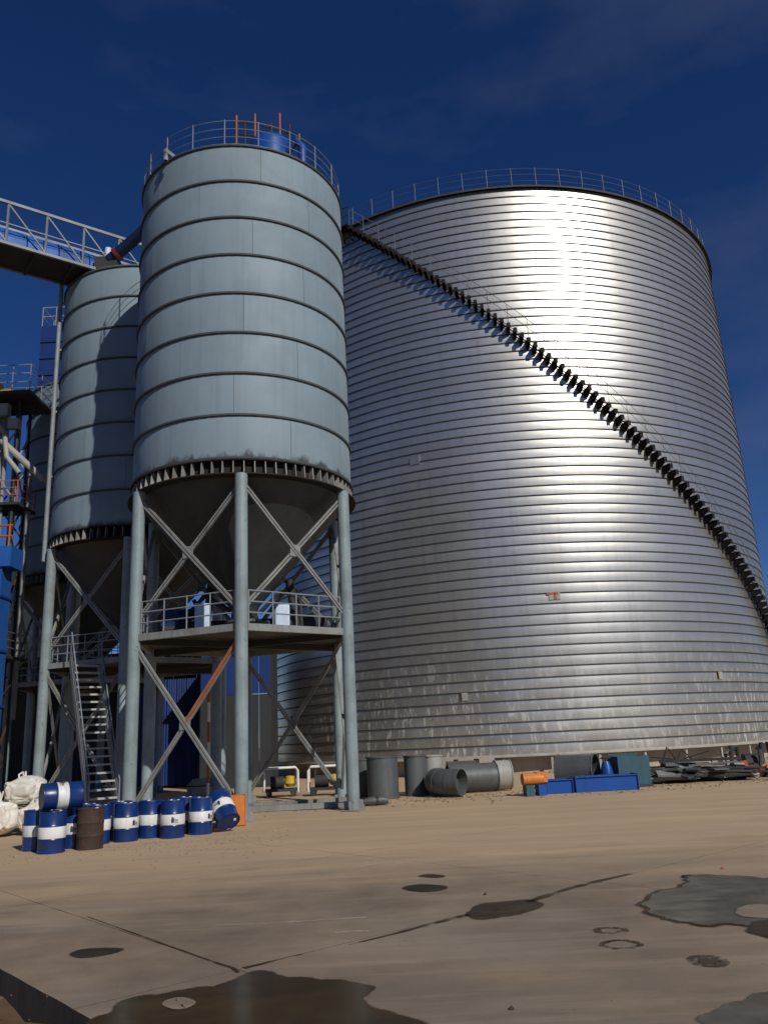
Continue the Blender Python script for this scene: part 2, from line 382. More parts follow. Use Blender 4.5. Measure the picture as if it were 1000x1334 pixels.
def blob_outline(pts, sub=6, amp=0.03, seed=0, freq=4.0):
    out = []; n = len(pts)
    for i in range(n):
        p0, p1, p2, p3 = [Vector((*pts[(i + k) % n], 0)) for k in (-1, 0, 1, 2)]
        for k in range(sub):
            t = k / sub
            p = 0.5 * ((2 * p1) + (p2 - p0) * t + (2 * p0 - 5 * p1 + 4 * p2 - p3) * t * t + (3 * p1 - p0 - 3 * p2 + p3) * t ** 3)
            d = Vector((noise.noise(p * freq + Vector((seed, 0, 0))), noise.noise(p * freq + Vector((0, seed, 7))), 0))
            d += 0.5 * Vector((noise.noise(p * freq * 3 + Vector((seed, 0, 0))), noise.noise(p * freq * 3 + Vector((0, seed, 7))), 0))
            out.append(p + d * amp)
    return out
def patch(name, pts, mt, z, sub=6, amp=0.03, seed=0, freq=4.0, grow=0.0, soft=0.055):
    from mathutils.geometry import tessellate_polygon
    o = blob_outline(pts, sub, amp, seed, freq); n = len(o)
    area = sum(o[i].x * o[(i + 1) % n].y - o[(i + 1) % n].x * o[i].y for i in range(n))
    sg = 1 if area > 0 else -1
    nor = []
    for i in range(n):
        d = (o[(i + 2) % n] - o[i - 2]).normalized(); nor.append(Vector((d.y, -d.x, 0)) * sg)
    if grow: o = [p + k * grow for p, k in zip(o, nor)]
    out = [p + k * soft for p, k in zip(o, nor)]; inn = [p - k * soft * 0.6 for p, k in zip(o, nor)]
    mb = MB(); mb.add([(p.x, p.y, z) for p in inn] + [(p.x, p.y, z) for p in out], [tuple(t) for t in tessellate_polygon([inn])] + [(i, (i + 1) % n, n + (i + 1) % n, n + i) for i in range(n)])
    me = mb.mesh(name)
    for pl in me.polygons:
        if pl.normal.z < 0: pl.flip()
    me.update()
    at = me.attributes.new('wet', 'FLOAT', 'POINT')
    at.data.foreach_set('value', [1.0] * n + [0.0] * n)
    return struct(ob(name, me, mt))
big_p = [(-1.91, 5.57), (-1.89, 5.95), (-1.84, 6.19), (-1.59, 6.32), (-1.3, 6.44), (-1.18, 6.61), (-1.08, 6.76), (-0.87, 6.56), (-0.71, 6.49), (-0.48, 6.37), (-0.31, 6.27), (-0.27, 6.16), (-0.3, 5.94), (-0.21, 5.72), (-0.06, 5.55), (0.12, 5.27), (0.07, 4.23), (-1.0, 4.44)]
patch('puddle', big_p, M_PUDDLE, 0.004, 8, 0.05, 1)
patch('dry_island', [(-1.56, 6.06), (-1.53, 6.12), (-1.44, 6.03), (-1.47, 5.95)], M_GROUND, 0.008, 6, 0.015, 5)
rp = [(2.28, 8.43), (2.53, 8.96), (2.84, 9.18), (3.16, 9.66), (3.11, 9.89), (3.49, 9.77), (3.86, 9.45), (4.2, 9.16), (3.25, 7.1), (2.95, 7.36), (2.75, 7.49), (2.47, 7.61), (2.3, 7.87)]
patch('damp_rim', rp, M_DAMPD, 0.004, 8, 0.09, 2, 5, grow=0.045)
patch('puddle', rp, M_DAMP, 0.008, 8, 0.09, 2, 5)
patch('damp_patch', [(2.89, 7.46), (3.04, 7.57), (3.26, 7.37), (2.98, 6.78), (2.79, 7.02), (2.76, 7.29)], M_DAMPD, 0.012, 6, 0.05, 3)
patch('dry_island', [(2.95, 7.75), (3.1, 8.1), (3.35, 8.0), (3.3, 7.6)], M_GROUND, 0.012, 6, 0.04, 6)
patch('puddle', [(0.62, 8.48), (0.75, 8.82), (1.03, 8.9), (1.26, 8.92), (1.31, 8.68), (1.18, 8.45), (0.94, 8.26), (0.72, 8.18), (0.63, 8.27)], M_DAMPD, 0.004, 8, 0.04, 4)
patch('damp_patch', [(-2.78, 7.61), (-2.74, 7.74), (-2.47, 7.71), (-2.42, 7.65), (-2.53, 7.49), (-2.69, 7.49)], M_OIL, 0.004, 6, 0.015, 5)
patch('damp_patch', [(0.03, 10.02), (0.18, 10.18), (0.44, 10.01), (0.46, 9.85), (0.3, 9.71), (0.13, 9.8)], M_OIL, 0.004, 6, 0.02, 6)
patch('damp_patch', [(0.23, 10.77), (0.34, 10.86), (0.49, 10.7), (0.38, 10.61)], M_DAMPD, 0.004, 6, 0.02, 7)
patch('damp_patch', [(1.67, 5.19), (1.94, 5.48), (2.25, 5.66), (2.9, 5.5), (2.9, 4.8), (2.0, 4.7)], M_DAMP, 0.004, 8, 0.05, 9)
def streak(pts, w0, w1, mt, seed, z=0.004):
    L = []; Rr = []
    for i in range(len(pts) - 1):
        for k in range(8):
            t = k / 8; p = Vector((*pts[i], 0)).lerp(Vector((*pts[i + 1], 0)), t)
            d = (Vector((*pts[i + 1], 0)) - Vector((*pts[i], 0))).normalized(); n = Vector((-d.y, d.x, 0))
            f = (i + t) / (len(pts) - 1)
            wd = (w0 + (w1 - w0) * f) * (0.65 + 0.9 * abs(noise.noise(p * 3 + Vector((seed, 0, 0)))))
            L.append(p + n * wd); Rr.append(p - n * wd * (0.6 + 0.8 * abs(noise.noise(p * 4 + Vector((0, seed, 0))))))
    mb = MB(); k = len(L)
    mb.add([(p.x, p.y, z) for p in L + Rr], [(i + k, i + k + 1, i + 1, i) for i in range(k - 1)])
    me = mb.mesh('damp_streak'); at = me.attributes.new('wet', 'FLOAT', 'POINT')
    at.data.foreach_set('value', [0.15 + 0.75 * abs(noise.noise(Vector(((q % k) * 0.23, seed * 3.1, 0.5)))) * 1.6 for q in range(2 * k)])
    return struct(ob('damp_streak', me, mt))
streak([(-0.46, 7.45), (-0.05, 7.79), (0.23, 8.06), (0.66, 8.45)], 0.02, 0.07, M_DAMPD, 1)
streak([(1.24, 8.86), (1.74, 9.44), (2.11, 9.79), (2.7, 10.26)], 0.08, 0.05, M_DAMPD, 2)
streak([(-1.22, 6.86), (-0.9, 7.15), (-0.7, 7.3)], 0.03, 0.01, M_DAMPD, 3)
streak([(-1.24, 6.75), (-1.32, 6.9), (-1.5, 7.1), (-2.2, 7.95), (-3.4, 9.4)], 0.028, 0.008, M_DAMPD, 4)
M_SCRAPE = wet('pale_scrape', (0.60, 0.53, 0.45), 0.9, spec=0.1, dens=0.55)
streak([(-1.78, 8.49), (-1.4, 8.44), (-1.05, 8.46), (-0.26, 8.50)], 0.012, 0.03, M_SCRAPE, 6)
streak([(-0.55, 11.7), (-0.3, 11.95), (-0.05, 12.15)], 0.05, 0.06, M_SCRAPE, 8)
streak([(-0.62, 7.9), (-0.45, 7.93), (-0.3, 7.9)], 0.04, 0.03, M_SCRAPE, 9)
def stain_ring(c, rx, ry, wd, seed, z=0.004):
    mb = MB(); n = 40; V = []
    for i in range(n):
        t = 2 * PI * i / n; q = Vector((math.cos(t), math.sin(t), 0))
        k = 1 + 0.12 * noise.noise(q * 1.5 + Vector((seed, 0, 0))); ww = wd * (0.7 + 0.8 * abs(noise.noise(q * 2 + Vector((0, seed, 0)))))
        V += [(c[0] + (rx * k) * q.x, c[1] + (ry * k) * q.y, z), (c[0] + (rx * k - ww) * q.x, c[1] + (ry * k - ww) * q.y, z)]
    mb.add(V, [(2 * i, 2 * ((i + 1) % n), 2 * ((i + 1) % n) + 1, 2 * i + 1) for i in range(n)])
    me = mb.mesh('ring_stain'); at = me.attributes.new('wet', 'FLOAT', 'POINT')
    at.data.foreach_set('value', [0.12 + 0.9 * abs(noise.noise(Vector((math.cos(PI * q / n) * 1.5, math.sin(PI * q / n) * 1.5, seed)))) + (0.15 if q % 2 else 0) for q in range(2 * n)])
    return struct(ob('ring_stain', me, M_DAMPD))
stain_ring((1.70, 7.5), 0.15, 0.13, 0.075, 1); stain_ring((1.66, 7.02), 0.16, 0.16, 0.06, 2); stain_ring((2.12, 6.44), 0.15, 0.17, 0.08, 3)
patch('damp_patch', [(2.07, 6.42), (2.12, 6.5), (2.18, 6.44), (2.13, 6.38)], M_DAMPD, 0.004, 5, 0.01, 3)

# ------------------------------------------------------------------ cement silos on legs
SR, LEGR = 3.052, 3.084
Z0, ZP, COURSE = 8.62, 4.46, 1.1625
S1 = Vector((-3.973, 22.442, 0)); S2 = Vector((-8.545, 28.108, 0)); S3 = Vector((-12.55, 34.5, 0))
LEG_A = [2.99 - k * PI / 3 for k in range(6)]
def leg_xy(k, r=LEGR): a = LEG_A[k % 6]; return Vector((r * math.sin(a), r * math.cos(a), 0))
cache = {}
def cm_(key, fn, name, mt, smooth=False):
    if key not in cache:
        me = fn().mesh(name, smooth); me.materials.append(mt); cache[key] = me
    return cache[key]
def panel_mb():
    mb = MB(); gp = 0.0016
    prof = [(SR - 0.02, 0.012), (SR - 0.004, 0.012), (SR + 0.004, 0.06), (SR + 0.008, COURSE / 2), (SR + 0.004, COURSE - 0.06), (SR - 0.004, COURSE - 0.012), (SR - 0.02, COURSE - 0.012)]
    return mb.lathe(prof, 12, gp, PI / 3 - gp, closed=True)
def hoop_mb(): return MB().lathe([(SR - 0.03, -0.03), (SR + 0.05, -0.028), (SR + 0.055, 0.02), (SR - 0.03, 0.03)], 96, closed=True)
def rib_mb():
    mb = MB(); t = 0.012
    P = [(SR - 0.12, 0.02), (SR + 0.06, 0.02), (SR + 0.02, 0.40), (SR - 0.12, 0.40)]
    mb.add([(x, -t, z) for x, z in P] + [(x, t, z) for x, z in P], [(0, 1, 2, 3), (7, 6, 5, 4), (0, 4, 5, 1), (1, 5, 6, 2), (2, 6, 7, 3), (3, 7, 4, 0)])
    return mb
def railing(parent, name, pts, h, rails, mt, closed=False, rail_r=0.022, post_r=0.02, post_every=1):
    mb = MB()
    for k in range(rails):
        z = h * (k + 1) / rails
        mb.path([Vector(p) + Vector((0, 0, z)) for p in pts], rail_r, 5, closed)
    o = ob(name, mb, mt, parent)
    pm = cm_(('post', h, post_r, mt.name), lambda: MB().tube((0, 0, -0.02), (0, 0, h + 0.02), post_r, 5), 'post', mt)
    for i in range(0, len(pts), post_every): ob('post', pm, None, o, pts[i])
    return o
def make_silo(loc, label, ncourse, front=False, seed=0, lower_skip=(), rust_brace=False, ribs=72, roof_rail=True, plat=True):
    rnd = random.Random(seed)
    t = thing('cement_silo', label, 'silo', loc, 0, 'blue-grey cement silos on legs')
    pm = cm_('panel', panel_mb, 'shell_panel', M_SILO, True)
    z1 = Z0 + ncourse * COURSE
    for c in range(ncourse):
        off = (c % 2) * PI / 6 + R_(-57) + c * R_(2.3)
        for k in range(6): ob('shell_panel', pm, None, t, (0, 0, Z0 + c * COURSE), off + k * PI / 3)
    hm = cm_('hoop', hoop_mb, 'hoop', M_HOOP, False)
    for c in range(0, ncourse + 1): ob('hoop', hm, None, t, (0, 0, Z0 + c * COURSE))
    ob('liner', cm_(('liner', ncourse), lambda: MB().lathe([(SR - 0.05, Z0 - 0.02), (SR - 0.05, z1 - 0.02)], 64), 'liner', M_HOOP, True), None, t)
    ob('roof', cm_(('roof', ncourse), lambda: MB().lathe([(SR + 0.03, z1 + 0.02), (SR + 0.03, z1 + 0.05), (0.4, z1 + 0.38), (0.001, z1 + 0.40)], 64), 'roof', M_SILO, True), None, t)
    # ring beam with stiffener ribs, blackened to paint the shade between them
    rb = ob('ring_beam', cm_('ringbeam', lambda: MB().lathe([(SR - 0.14, 0.42), (SR + 0.06, 0.42), (SR + 0.06, 0.385), (SR - 0.12, 0.385), (SR - 0.12, 0.03), (SR + 0.12, 0.03), (SR + 0.12, 0.0), (SR - 0.3, 0.0)], 96), 'ring_beam', M_STAIR), None, t, (0, 0, Z0 - 0.45))
    rm = cm_('rib', rib_mb, 'rib', M_RIB)
    for k in range(ribs): ob('rib', rm, None, rb, (0, 0, 0), 2 * PI * k / ribs)
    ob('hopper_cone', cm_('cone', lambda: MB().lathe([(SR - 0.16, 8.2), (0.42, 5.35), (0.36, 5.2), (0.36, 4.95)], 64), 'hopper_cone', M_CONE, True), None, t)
    legm = cm_('leg', lambda: MB().tube((0, 0, 0.02), (0, 0, 8.17), 0.16, 16), 'leg', M_STEEL, True)
    bp = cm_('base_plate', lambda: MB().box((0, 0, 0.012), (0.5, 0.5, 0.025)).box((0, 0.21, 0.12), (0.02, 0.1, 0.2)).box((0.21, 0, 0.12), (0.1, 0.02, 0.2)).box((-0.21, 0, 0.12), (0.1, 0.02, 0.2)).box((0, -0.21, 0.12), (0.02, 0.1, 0.2)), 'base_plate', M_BRACE)
    for k in range(6):
        l = ob('leg', legm, None, t, leg_xy(k)); ob('base_plate', bp, None, l, (0, 0, 0), -LEG_A[k])
    # cross bracing: each diagonal a pair of angles, meeting at a gusset
    def diag(p, q, mt):
        d = (q - p).normalized(); p2, q2 = p + d * 0.16, q - d * 0.16
        n = Vector((d.y, -d.x, 0)).normalized() * 0.0
        mb = MB(); sd_ = d.cross(Vector((p.x + q.x, p.y + q.y, 0)).normalized()).normalized()
        for s in (-1, 1): mb.beam(p2 + sd_ * 0.037 * s, q2 + sd_ * 0.037 * s, 0.06, 0.045)
        ob('brace', mb, mt, t)
    for k in range(6):
        P, Q = leg_xy(k), leg_xy(k + 1)
        for zt, zb in ((8.0, 4.75), (4.2, 0.25)):
            if zt < 5 and k in lower_skip: continue
            up_ = Vector((0, 0, zt)); dn = Vector((0, 0, zb))
            a, b, c_, d_ = P + up_, Q + dn, Q + up_, P + dn
            mid = (a + b) / 2; nrm = Vector((mid.x, mid.y, 0)).normalized() * 0.045
            diag(a, b, M_BRACE)
            if rust_brace and zt < 5 and k == 5:
                mm = (c_ + d_) / 2
                diag(d_ - nrm, mm - nrm, M_BRACE); diag(mm - nrm, Q + up_ - nrm, M_BRACE)
            else: diag(c_ - nrm, d_ - nrm, M_BRACE)
            gm = MB(); tang = (Q - P).normalized()
            gm.box(mid, (0.3, 0.014, 0.3), Matrix((tang, nrm.normalized(), Vector((0, 0, 1)))).transposed())
            ob('gusset', gm, M_BRACE, t)
    if plat:
        hexp = [leg_xy(k, LEGR + 0.02) for k in range(6)]
        dk = MB(); n = 6
        dk.add([p + Vector((0, 0, ZP)) for p in hexp] + [p + Vector((0, 0, ZP - 0.03)) for p in hexp], [tuple(range(5, -1, -1)), tuple(range(6, 12))] + [(k, (k + 1) % 6, (k + 1) % 6 + 6, k + 6) for k in range(6)])
        deck = ob('platform_deck', dk, M_PLATE, t)
        for k in range(6):
            a, b = leg_xy(k), leg_xy(k + 1); d = (b - a).normalized() * 0.16
            ob('edge_beam', MB().beam(a + d + Vector((0, 0, ZP - 0.09)), b - d + Vector((0, 0, ZP - 0.09)), 0.10, 0.17), M_BRACE, deck)
        for k in range(3):
            a, b = leg_xy(k) * 0.95, leg_xy(k + 3) * 0.95
            ob('joist', MB().beam(a + Vector((0, 0, ZP - 0.14 - 0.01 * k)), b + Vector((0, 0, ZP - 0.14 - 0.01 * k)), 0.1, 0.18), M_DARK, deck)
        for k in range(6):
            a, b = leg_xy(k), leg_xy(k + 1); d = (b - a).normalized()
            pts = [a + d * (0.2 + (3.084 - 0.4) * i / 4) + Vector((0, 0, ZP)) for i in range(5)]
            railing(t, 'platform_railing', pts, 0.80, 3, M_RAIL, rail_r=0.018, post_r=0.018)
        # discharge valve below the hopper outlet
        ob('discharge_valve', MB().lathe([(0.3, 4.95), (0.5, 4.95), (0.5, 4.88), (0.3, 4.88), (0.3, 4.5)], 20).box((0.45, -0.1, 4.75), (0.5, 0.3, 0.3)), M_DUCT, t)
    if roof_rail:
        N_ = 20; zr = z1 + 0.05
        pts = [Vector(((SR - 0.03) * math.cos(2 * PI * i / N_), (SR - 0.03) * math.sin(2 * PI * i / N_), zr)) for i in range(N_)]
        mb = MB()
        for zz in (0.28, 0.55, 0.82): mb.path([((SR - 0.03) * math.cos(2 * PI * i / 60), (SR - 0.03) * math.sin(2 * PI * i / 60), zr + zz) for i in range(60)], 0.011, 5, True)
        rr = ob('roof_railing', mb, M_RAIL, t)
        pm2 = cm_('rpost', lambda: MB().tube((0, 0, -0.02), (0, 0, 0.85), 0.017, 5), 'post', M_RAIL)
        for p in pts: ob('post', pm2, None, rr, p)
    return t, z1
silo1, Z1 = make_silo(S1, 'nearest and tallest-looking blue-grey silo on six steel legs, with a railed platform beneath', 8, True, 1, lower_skip=(0, 3, 4), rust_brace=True)
silo2, Z2 = make_silo(S2, 'middle blue-grey silo half in shadow, standing directly behind the nearest one', 8, False, 2, lower_skip=(0, 1, 2, 3), roof_rail=False)
silo3, Z3 = make_silo(S3, 'dim blue-grey silo farthest back at the left edge, mostly hidden', 7, False, 3, lower_skip=(0, 1, 2, 3, 4, 5), roof_rail=False)
# upper half of one diagonal is in orange primer
p_, q_ = leg_xy(5), leg_xy(0)
mm_ = (p_ + q_) / 2 + Vector((0, 0, 2.225)); nn_ = Vector((mm_.x, mm_.y, 0)).normalized() * 0.05
d1, d2 = mm_ - nn_, q_ + Vector((0, 0, 4.2)) - nn_
orange = ob('brace', MB().beam(d1, d1.lerp(d2, 0.97), 0.15, 0.06), M_ORANGE, silo1)
orange['label'] = 'orange primed upper half of a diagonal'
# dust collector and rust-coloured posts on the front silo's roof
dc = thing('dust_collector', 'small blue dust collector with rusty rails on the nearest silo roof', 'dust collector', (S1.x + 0.95, S1.y - 0.55, Z1 + 0.28))
ob('housing', MB().lathe([(0.001, 2.02), (0.35, 1.95), (0.62, 1.75), (0.68, 1.55), (0.68, 0.0), (0.001, 0.0)], 24), M_BLUEB, dc, smooth=True)
ob('outlet_pipe', MB().path([(0.5, -0.3, 1.2), (0.9, -0.45, 1.5), (1.05, -0.5, 1.2), (1.05, -0.5, 0.6)], 0.14, 10), M_BLUE, dc, smooth=True)
for i, (x, y, h) in enumerate(((-1.0, -0.4, 2.6), (-0.75, -0.3, 2.45), (-0.45, -0.2, 2.8), (0.05, -0.1, 2.55), (0.3, 0.1, 3.05), (0.62, 0.0, 2.5), (0.9, 0.2, 2.3))):
    ob('rusty_post', MB().tube((x, y, -0.3), (x, y, h), 0.03, 6), M_ORANGE if i % 2 == 0 else M_RUST, dc)
ob('rusty_rail', MB().path([(-1.0, -0.4, 2.35), (-0.45, -0.2, 2.42), (0.3, 0.1, 2.4), (0.9, 0.2, 2.2)], 0.025, 5).path([(-1.0, -0.4, 1.95), (0.3, 0.1, 2.0), (0.9, 0.2, 1.9)], 0.025, 5), M_RUST, dc)
lb = ob('lifting_bracket', MB().box((0, 0, 0.1), (0.09, 0.5, 0.12)).box((0, -0.2, -0.06), (0.07, 0.07, 0.32)).tube((0, -0.2, -0.22), (0, -0.2, -0.1), 0.07, 8), M_RAIL, silo1, (SR * math.cos(R_(-122)), SR * math.sin(R_(-122)), Z1 + 0.06), R_(-32))

# downpipe up the left side of the middle silo
dpx = thing('downpipe', 'thin pale vertical pipe up the left side of the middle silo', 'pipe', (S2.x, S2.y, 0))
ta = math.atan2(-S2.x, -S2.y) + math.acos(SR / math.hypot(S2.x, S2.y)) - 0.06
px, py = (SR + 0.16) * math.sin(ta), (SR + 0.16) * math.cos(ta)
ob('pipe', MB().tube((px, py, 7.9), (px, py, 18.4), 0.075, 10), M_RAIL, dpx, smooth=True)
for zz in (8.3, 10.9, 13.3, 15.7, 17.6): ob('clamp', MB().beam((px, py, zz), (px * 0.93, py * 0.93, zz), 0.05, 0.06), M_BRACE, dpx)

# ------------------------------------------------------------------ big galvanised silo
B0 = Vector((7.451, 51.036, 0)); BR, BZ0, BZ1 = 14.577, 0.74, 28.78
NB = 61; BH = (BZ1 - BZ0) / NB
big = thing('storage_silo', 'huge galvanised steel storage silo of stacked horizontal bands with a stair climbing it', 'silo', B0)
def band_mb():
    mb = MB()
    prof = [(BR - 0.003, 0.0), (BR + 0.001, 0.06), (BR + 0.0048, 0.16), (BR + 0.006, BH * 0.5), (BR + 0.0048, BH - 0.16), (BR + 0.001, BH - 0.06), (BR - 0.003, BH)]
    return mb.lathe(prof, 160)
bm_ = band_mb().mesh('sheet_band', True); bm_.materials.append(M_GALV)
sm_ = MB().lathe([(BR - 0.01, -0.036), (BR + 0.038, -0.030), (BR + 0.040, 0.012), (BR - 0.01, 0.020)], 160).mesh('seam', False); sm_.materials.append(M_SEAM)
for i in range(NB):
    bb = ob('sheet_band', bm_, None, big, (0, 0, BZ0 + i * BH), i * 0.37)
    ob('seam', sm_, None, bb, (0, 0, BH))
ob('base_flange', MB().lathe([(BR - 0.1, 0), (BR + 0.16, 0), (BR + 0.16, 0.05), (BR + 0.02, 0.05), (BR + 0.01, 0.11)], 160), M_DUCTL, big, (0, 0, BZ0 - 0.06))
ob('roof', MB().lathe([(BR + 0.18, 0), (BR + 0.18, 0.10), (BR - 0.2, 0.14), (2.0, 3.4), (0.01, 3.5)], 128), M_SEAM, big, (0, 0, BZ1 - 0.02), smooth=True)
ob('foundation', MB().lathe([(BR - 0.55, -0.05), (BR - 0.55, BZ0 - 0.06), (BR - 1.5, BZ0 - 0.06)], 128), M_CONC, big, smooth=True)
clm = MB().box((BR + 0.02, 0, 0.31), (0.10, 0.10, 0.70)).box((BR + 0.02, 0, 0.03), (0.3, 0.3, 0.05)).mesh('bracket'); clm.materials.append(M_DUCTL)
for i in range(60):
    a = R_(-150 + i * 2.0 + 0.7)
    if i % 4 == 0: ob('bracket', clm, None, big, (0, 0, 0), a)
for th, z, k in ((-0.1, 7.5, 1), (-17.1, 3.31, 0), (31.5, 3.78, 0), (-23.6, 14.62, 2)):
    a = R_(th) - PI / 2; wd, ht = ((0.26, 0.34), (0.5, 0.36), (0.5, 0.4))[k]
    pp = ob('repair_plate', MB().box((BR + 0.03, 0.0, 0), (0.03, wd, ht)), M_DUCTL if k != 2 else M_GALV, big, (0, 0, z), a)
    if k == 1: ob('rust_strap', MB().box((BR + 0.045, -0.1, 0.1), (0.03, 0.5, 0.09)).box((BR + 0.045, 0.02, -0.02), (0.03, 0.1, 0.3)), M_ORANGE, pp)
    if k == 0: ob('rust_strap', MB().box((BR + 0.045, -0.18, 0.0), (0.03, 0.07, 0.34)), M_RUST, pp)
# concrete pillars showing under the left of the base
pmsh = MB().box((BR + 0.15, 0, 0.34), (0.5, 0.62, 0.74)).mesh('pillar'); pmsh.materials.append(M_CONC)
for a in (-104, -107.5, -111, -115): ob('pillar', pmsh, None, big, (0, 0, 0), R_(a))
# roof railing
zr = BZ1 + 0.09; rl = MB()
for zz in (0.38, 0.76, 1.12): rl.path([((BR - 0.0) * math.cos(2 * PI * i / 160), (BR - 0.0) * math.sin(2 * PI * i / 160), zr + zz) for i in range(160)], 0.012, 4, True)
rr = ob('roof_railing', rl, M_RAIL, big)
pm3 = MB().tube((0, 0, -0.03), (0, 0, 1.16), 0.014, 5).mesh('post'); pm3.materials.append(M_RAIL)
for i in range(72): ob('post', pm3, None, rr, (BR * math.cos(2 * PI * i / 72), BR * math.sin(2 * PI * i / 72), zr))
# spiral stair: th measured from the side facing -Y, clockwise to +X
def cyl_pt(r, th, z): return Vector((r * math.sin(th), -r * math.cos(th), z))
TH0, ZS0 = R_(-34.5), 28.55
RISE, DTH = 0.285, R_(1.14)
NT = 97
ri, ro = BR + 0.06, BR + 0.56
st = MB(); inner = []; outer = []
for i in range(0, NT, 2):
    inner.append(cyl_pt(ri + 0.02, TH0 + i * DTH, ZS0 - i * RISE - 0.02)); outer.append(cyl_pt(ro, TH0 + i * DTH, ZS0 - i * RISE - 0.02))
st.path(inner, 0.03, 4)
stair = ob('spiral_stair', st, M_STAIR, big)
tm = MB(); hw = 0.088
tm.box(((ri + ro) / 2, 0, -0.025), (ro - ri, 2 * hw, 0.05))
for s in (-1, 1):
    t_ = 0.012; y = s * hw * 0.8
    P = [(ri, -0.05), (ro - 0.02, -0.05), (ro - 0.02, -0.16), (ri, -0.40)]
    tm.add([(x, y - t_, z) for x, z in P] + [(x, y + t_, z) for x, z in P], [(0, 1, 2, 3), (7, 6, 5, 4), (0, 4, 5, 1), (1, 5, 6, 2), (2, 6, 7, 3), (3, 7, 4, 0)])
tm.box((ro - 0.01, 0, -0.12), (0.03, 2 * hw, 0.24)).box((ri + 0.02, 0, -0.22), (0.03, 2 * hw * 0.7, 0.38))
tmesh = tm.mesh('tread'); tmesh.materials.append(M_STAIR)
pm4 = MB().tube((ro - 0.02, 0, -0.2), (ro - 0.02, 0, 1.0), 0.013, 4).mesh('baluster'); pm4.materials.append(M_RAILD)
for i in range(NT):
    th = TH0 + i * DTH
    ob('tread', tmesh, None, stair, (0, 0, ZS0 - i * RISE), th - PI / 2)
hr = MB()
for zz in (0.52, 1.0): hr.path([cyl_pt(ro - 0.02, TH0 + i * DTH, ZS0 - i * RISE + zz) for i in range(NT)], 0.014, 4)
hrail = ob('stair_railing', hr, M_RAILD, big)
for i in range(0, NT, 3): ob('baluster', pm4, None, hrail, (0, 0, ZS0 - i * RISE), TH0 + i * DTH - PI / 2)
lp = MB(); 
for k in range(5):
    th = TH0 - R_(0.9 + k * 1.1); lp.box(cyl_pt((ri + ro) / 2 + 0.05, th, 28.62), (ro - ri + 0.1, 0.34, 0.06), Matrix.Rotation(th - PI / 2, 3, 'Z'))
lp.path([cyl_pt(ro + 0.05, TH0 - R_(k), 29.7) for k in range(0, 7)], 0.02, 4).path([cyl_pt(ro + 0.05, TH0 - R_(k), 29.2) for k in range(0, 7)], 0.02, 4)
for k in range(0, 7, 1): lp.tube(cyl_pt(ro + 0.05, TH0 - R_(k), 28.6), cyl_pt(ro + 0.05, TH0 - R_(k), 29.75), 0.02, 4)
for k in range(3):
    th = TH0 - R_(0.6 + 2 * k); lp.beam(cyl_pt(ri, th, 27.9), cyl_pt(ro, th, 28.58), 0.06, 0.08)
ob('stair_landing', lp, M_STAIR, big)

# ------------------------------------------------------------------ conveyor gallery from the left to the middle silo's roof
gd = Vector((0.80, 0.60, 0)); gn = Vector((-0.60, 0.80, 0)); G0 = Vector((-9.64, 25.58, 18.15))
gal = thing('conveyor_gallery', 'steel truss conveyor gallery with a blue tubular cover reaching in from the left', 'conveyor', G0)
GL0, GL1, GW, GH = -15.0, 1.9, 1.55, 1.55
def gp(s, n, z): return gd * s + gn * n + Vector((0, 0, z))
ob('deck', MB().beam(gp(GL0, GW / 2, 0.02), gp(GL1, GW / 2, 0.02), GW - 0.1, 0.05), M_DARK, gal)
for n in (0, GW):
    for z in (0, GH): ob('chord', MB().beam(gp(GL0, n, z), gp(GL1, n, z), 0.09, 0.10), M_RAIL, gal)
    s = GL1
    k = 0
    while s > GL0 + 1:
        ob('truss_post', MB().beam(gp(s, n, 0.05), gp(s, n, GH - 0.05), 0.06, 0.06), M_RAIL, gal)
        ob('truss_diagonal', MB().beam(gp(s, n, 0.06), gp(s - 1.25, n, GH - 0.06), 0.045, 0.045), M_RAIL, gal)
        s -= 1.25; k += 1
    ob('side_rail', MB().beam(gp(GL0, n, 0.75), gp(GL1, n, 0.75), 0.035, 0.035), M_RAIL, gal)
for k in range(13):
    s = GL1 - 0.3 - k * 1.25; ob('cross_beam', MB().beam(gp(s, 0.05, -0.06), gp(s, GW - 0.05, -0.06), 0.08, 0.12), M_DARK, gal)
cv = MB(); nseg = 10
for k in range(int((GL1 - 0.6 - GL0) / 1.05)):
    s0 = GL0 + k * 1.05; V = []
    for s in (s0 + 0.02, s0 + 1.03):
        V += [gp(s, GW / 2 - 0.60 * math.cos(PI * i / nseg), 0.16 + 0.78 * math.sin(PI * i / nseg) + 0.02 * (k % 2)) for i in range(nseg + 1)]
    mb = MB(); mb.add(V, [(i, i + 1, i + nseg + 2, i + nseg + 1) for i in range(nseg)] + [tuple(range(nseg, -1, -1)), tuple(range(nseg + 1, 2 * nseg + 2))])
    ob('cover_section', mb, M_COVER, gal)
for s in (0.0, 1.6): ob('foot', MB().beam(gp(s, 0.7, -0.28), gp(s, 0.7, -0.02), 0.15, 0.15), M_BRACE, gal)
# head pulley box and dark chute across to the front silo
ch = thing('chute_pipe', 'dark blue inclined chute pipe with a red flange between the two nearer silo roofs', 'pipe', (-8.95, 25.5, 18.2))
ob('pipe', MB().path([(-0.35, 0.1, 0.35), (0.3, -0.1, 0.75), (1.3, -0.5, 1.35), (2.9, -1.5, 1.9)], 0.21, 12), M_NAVY, ch, smooth=True)
ob('flange', MB().path([(-0.12, 0.03, 0.49), (-0.02, 0.0, 0.55)], 0.26, 14), M_RED, ch)
ob('hopper_box', MB().box((-0.45, 0.3, 0.12), (0.8, 0.7, 0.6)), M_DARK, ch)
ob('stub', MB().tube((-0.5, 0.3, 0.3), (-0.5, 0.3, 0.95), 0.12, 10), M_PALE, ch, smooth=True)
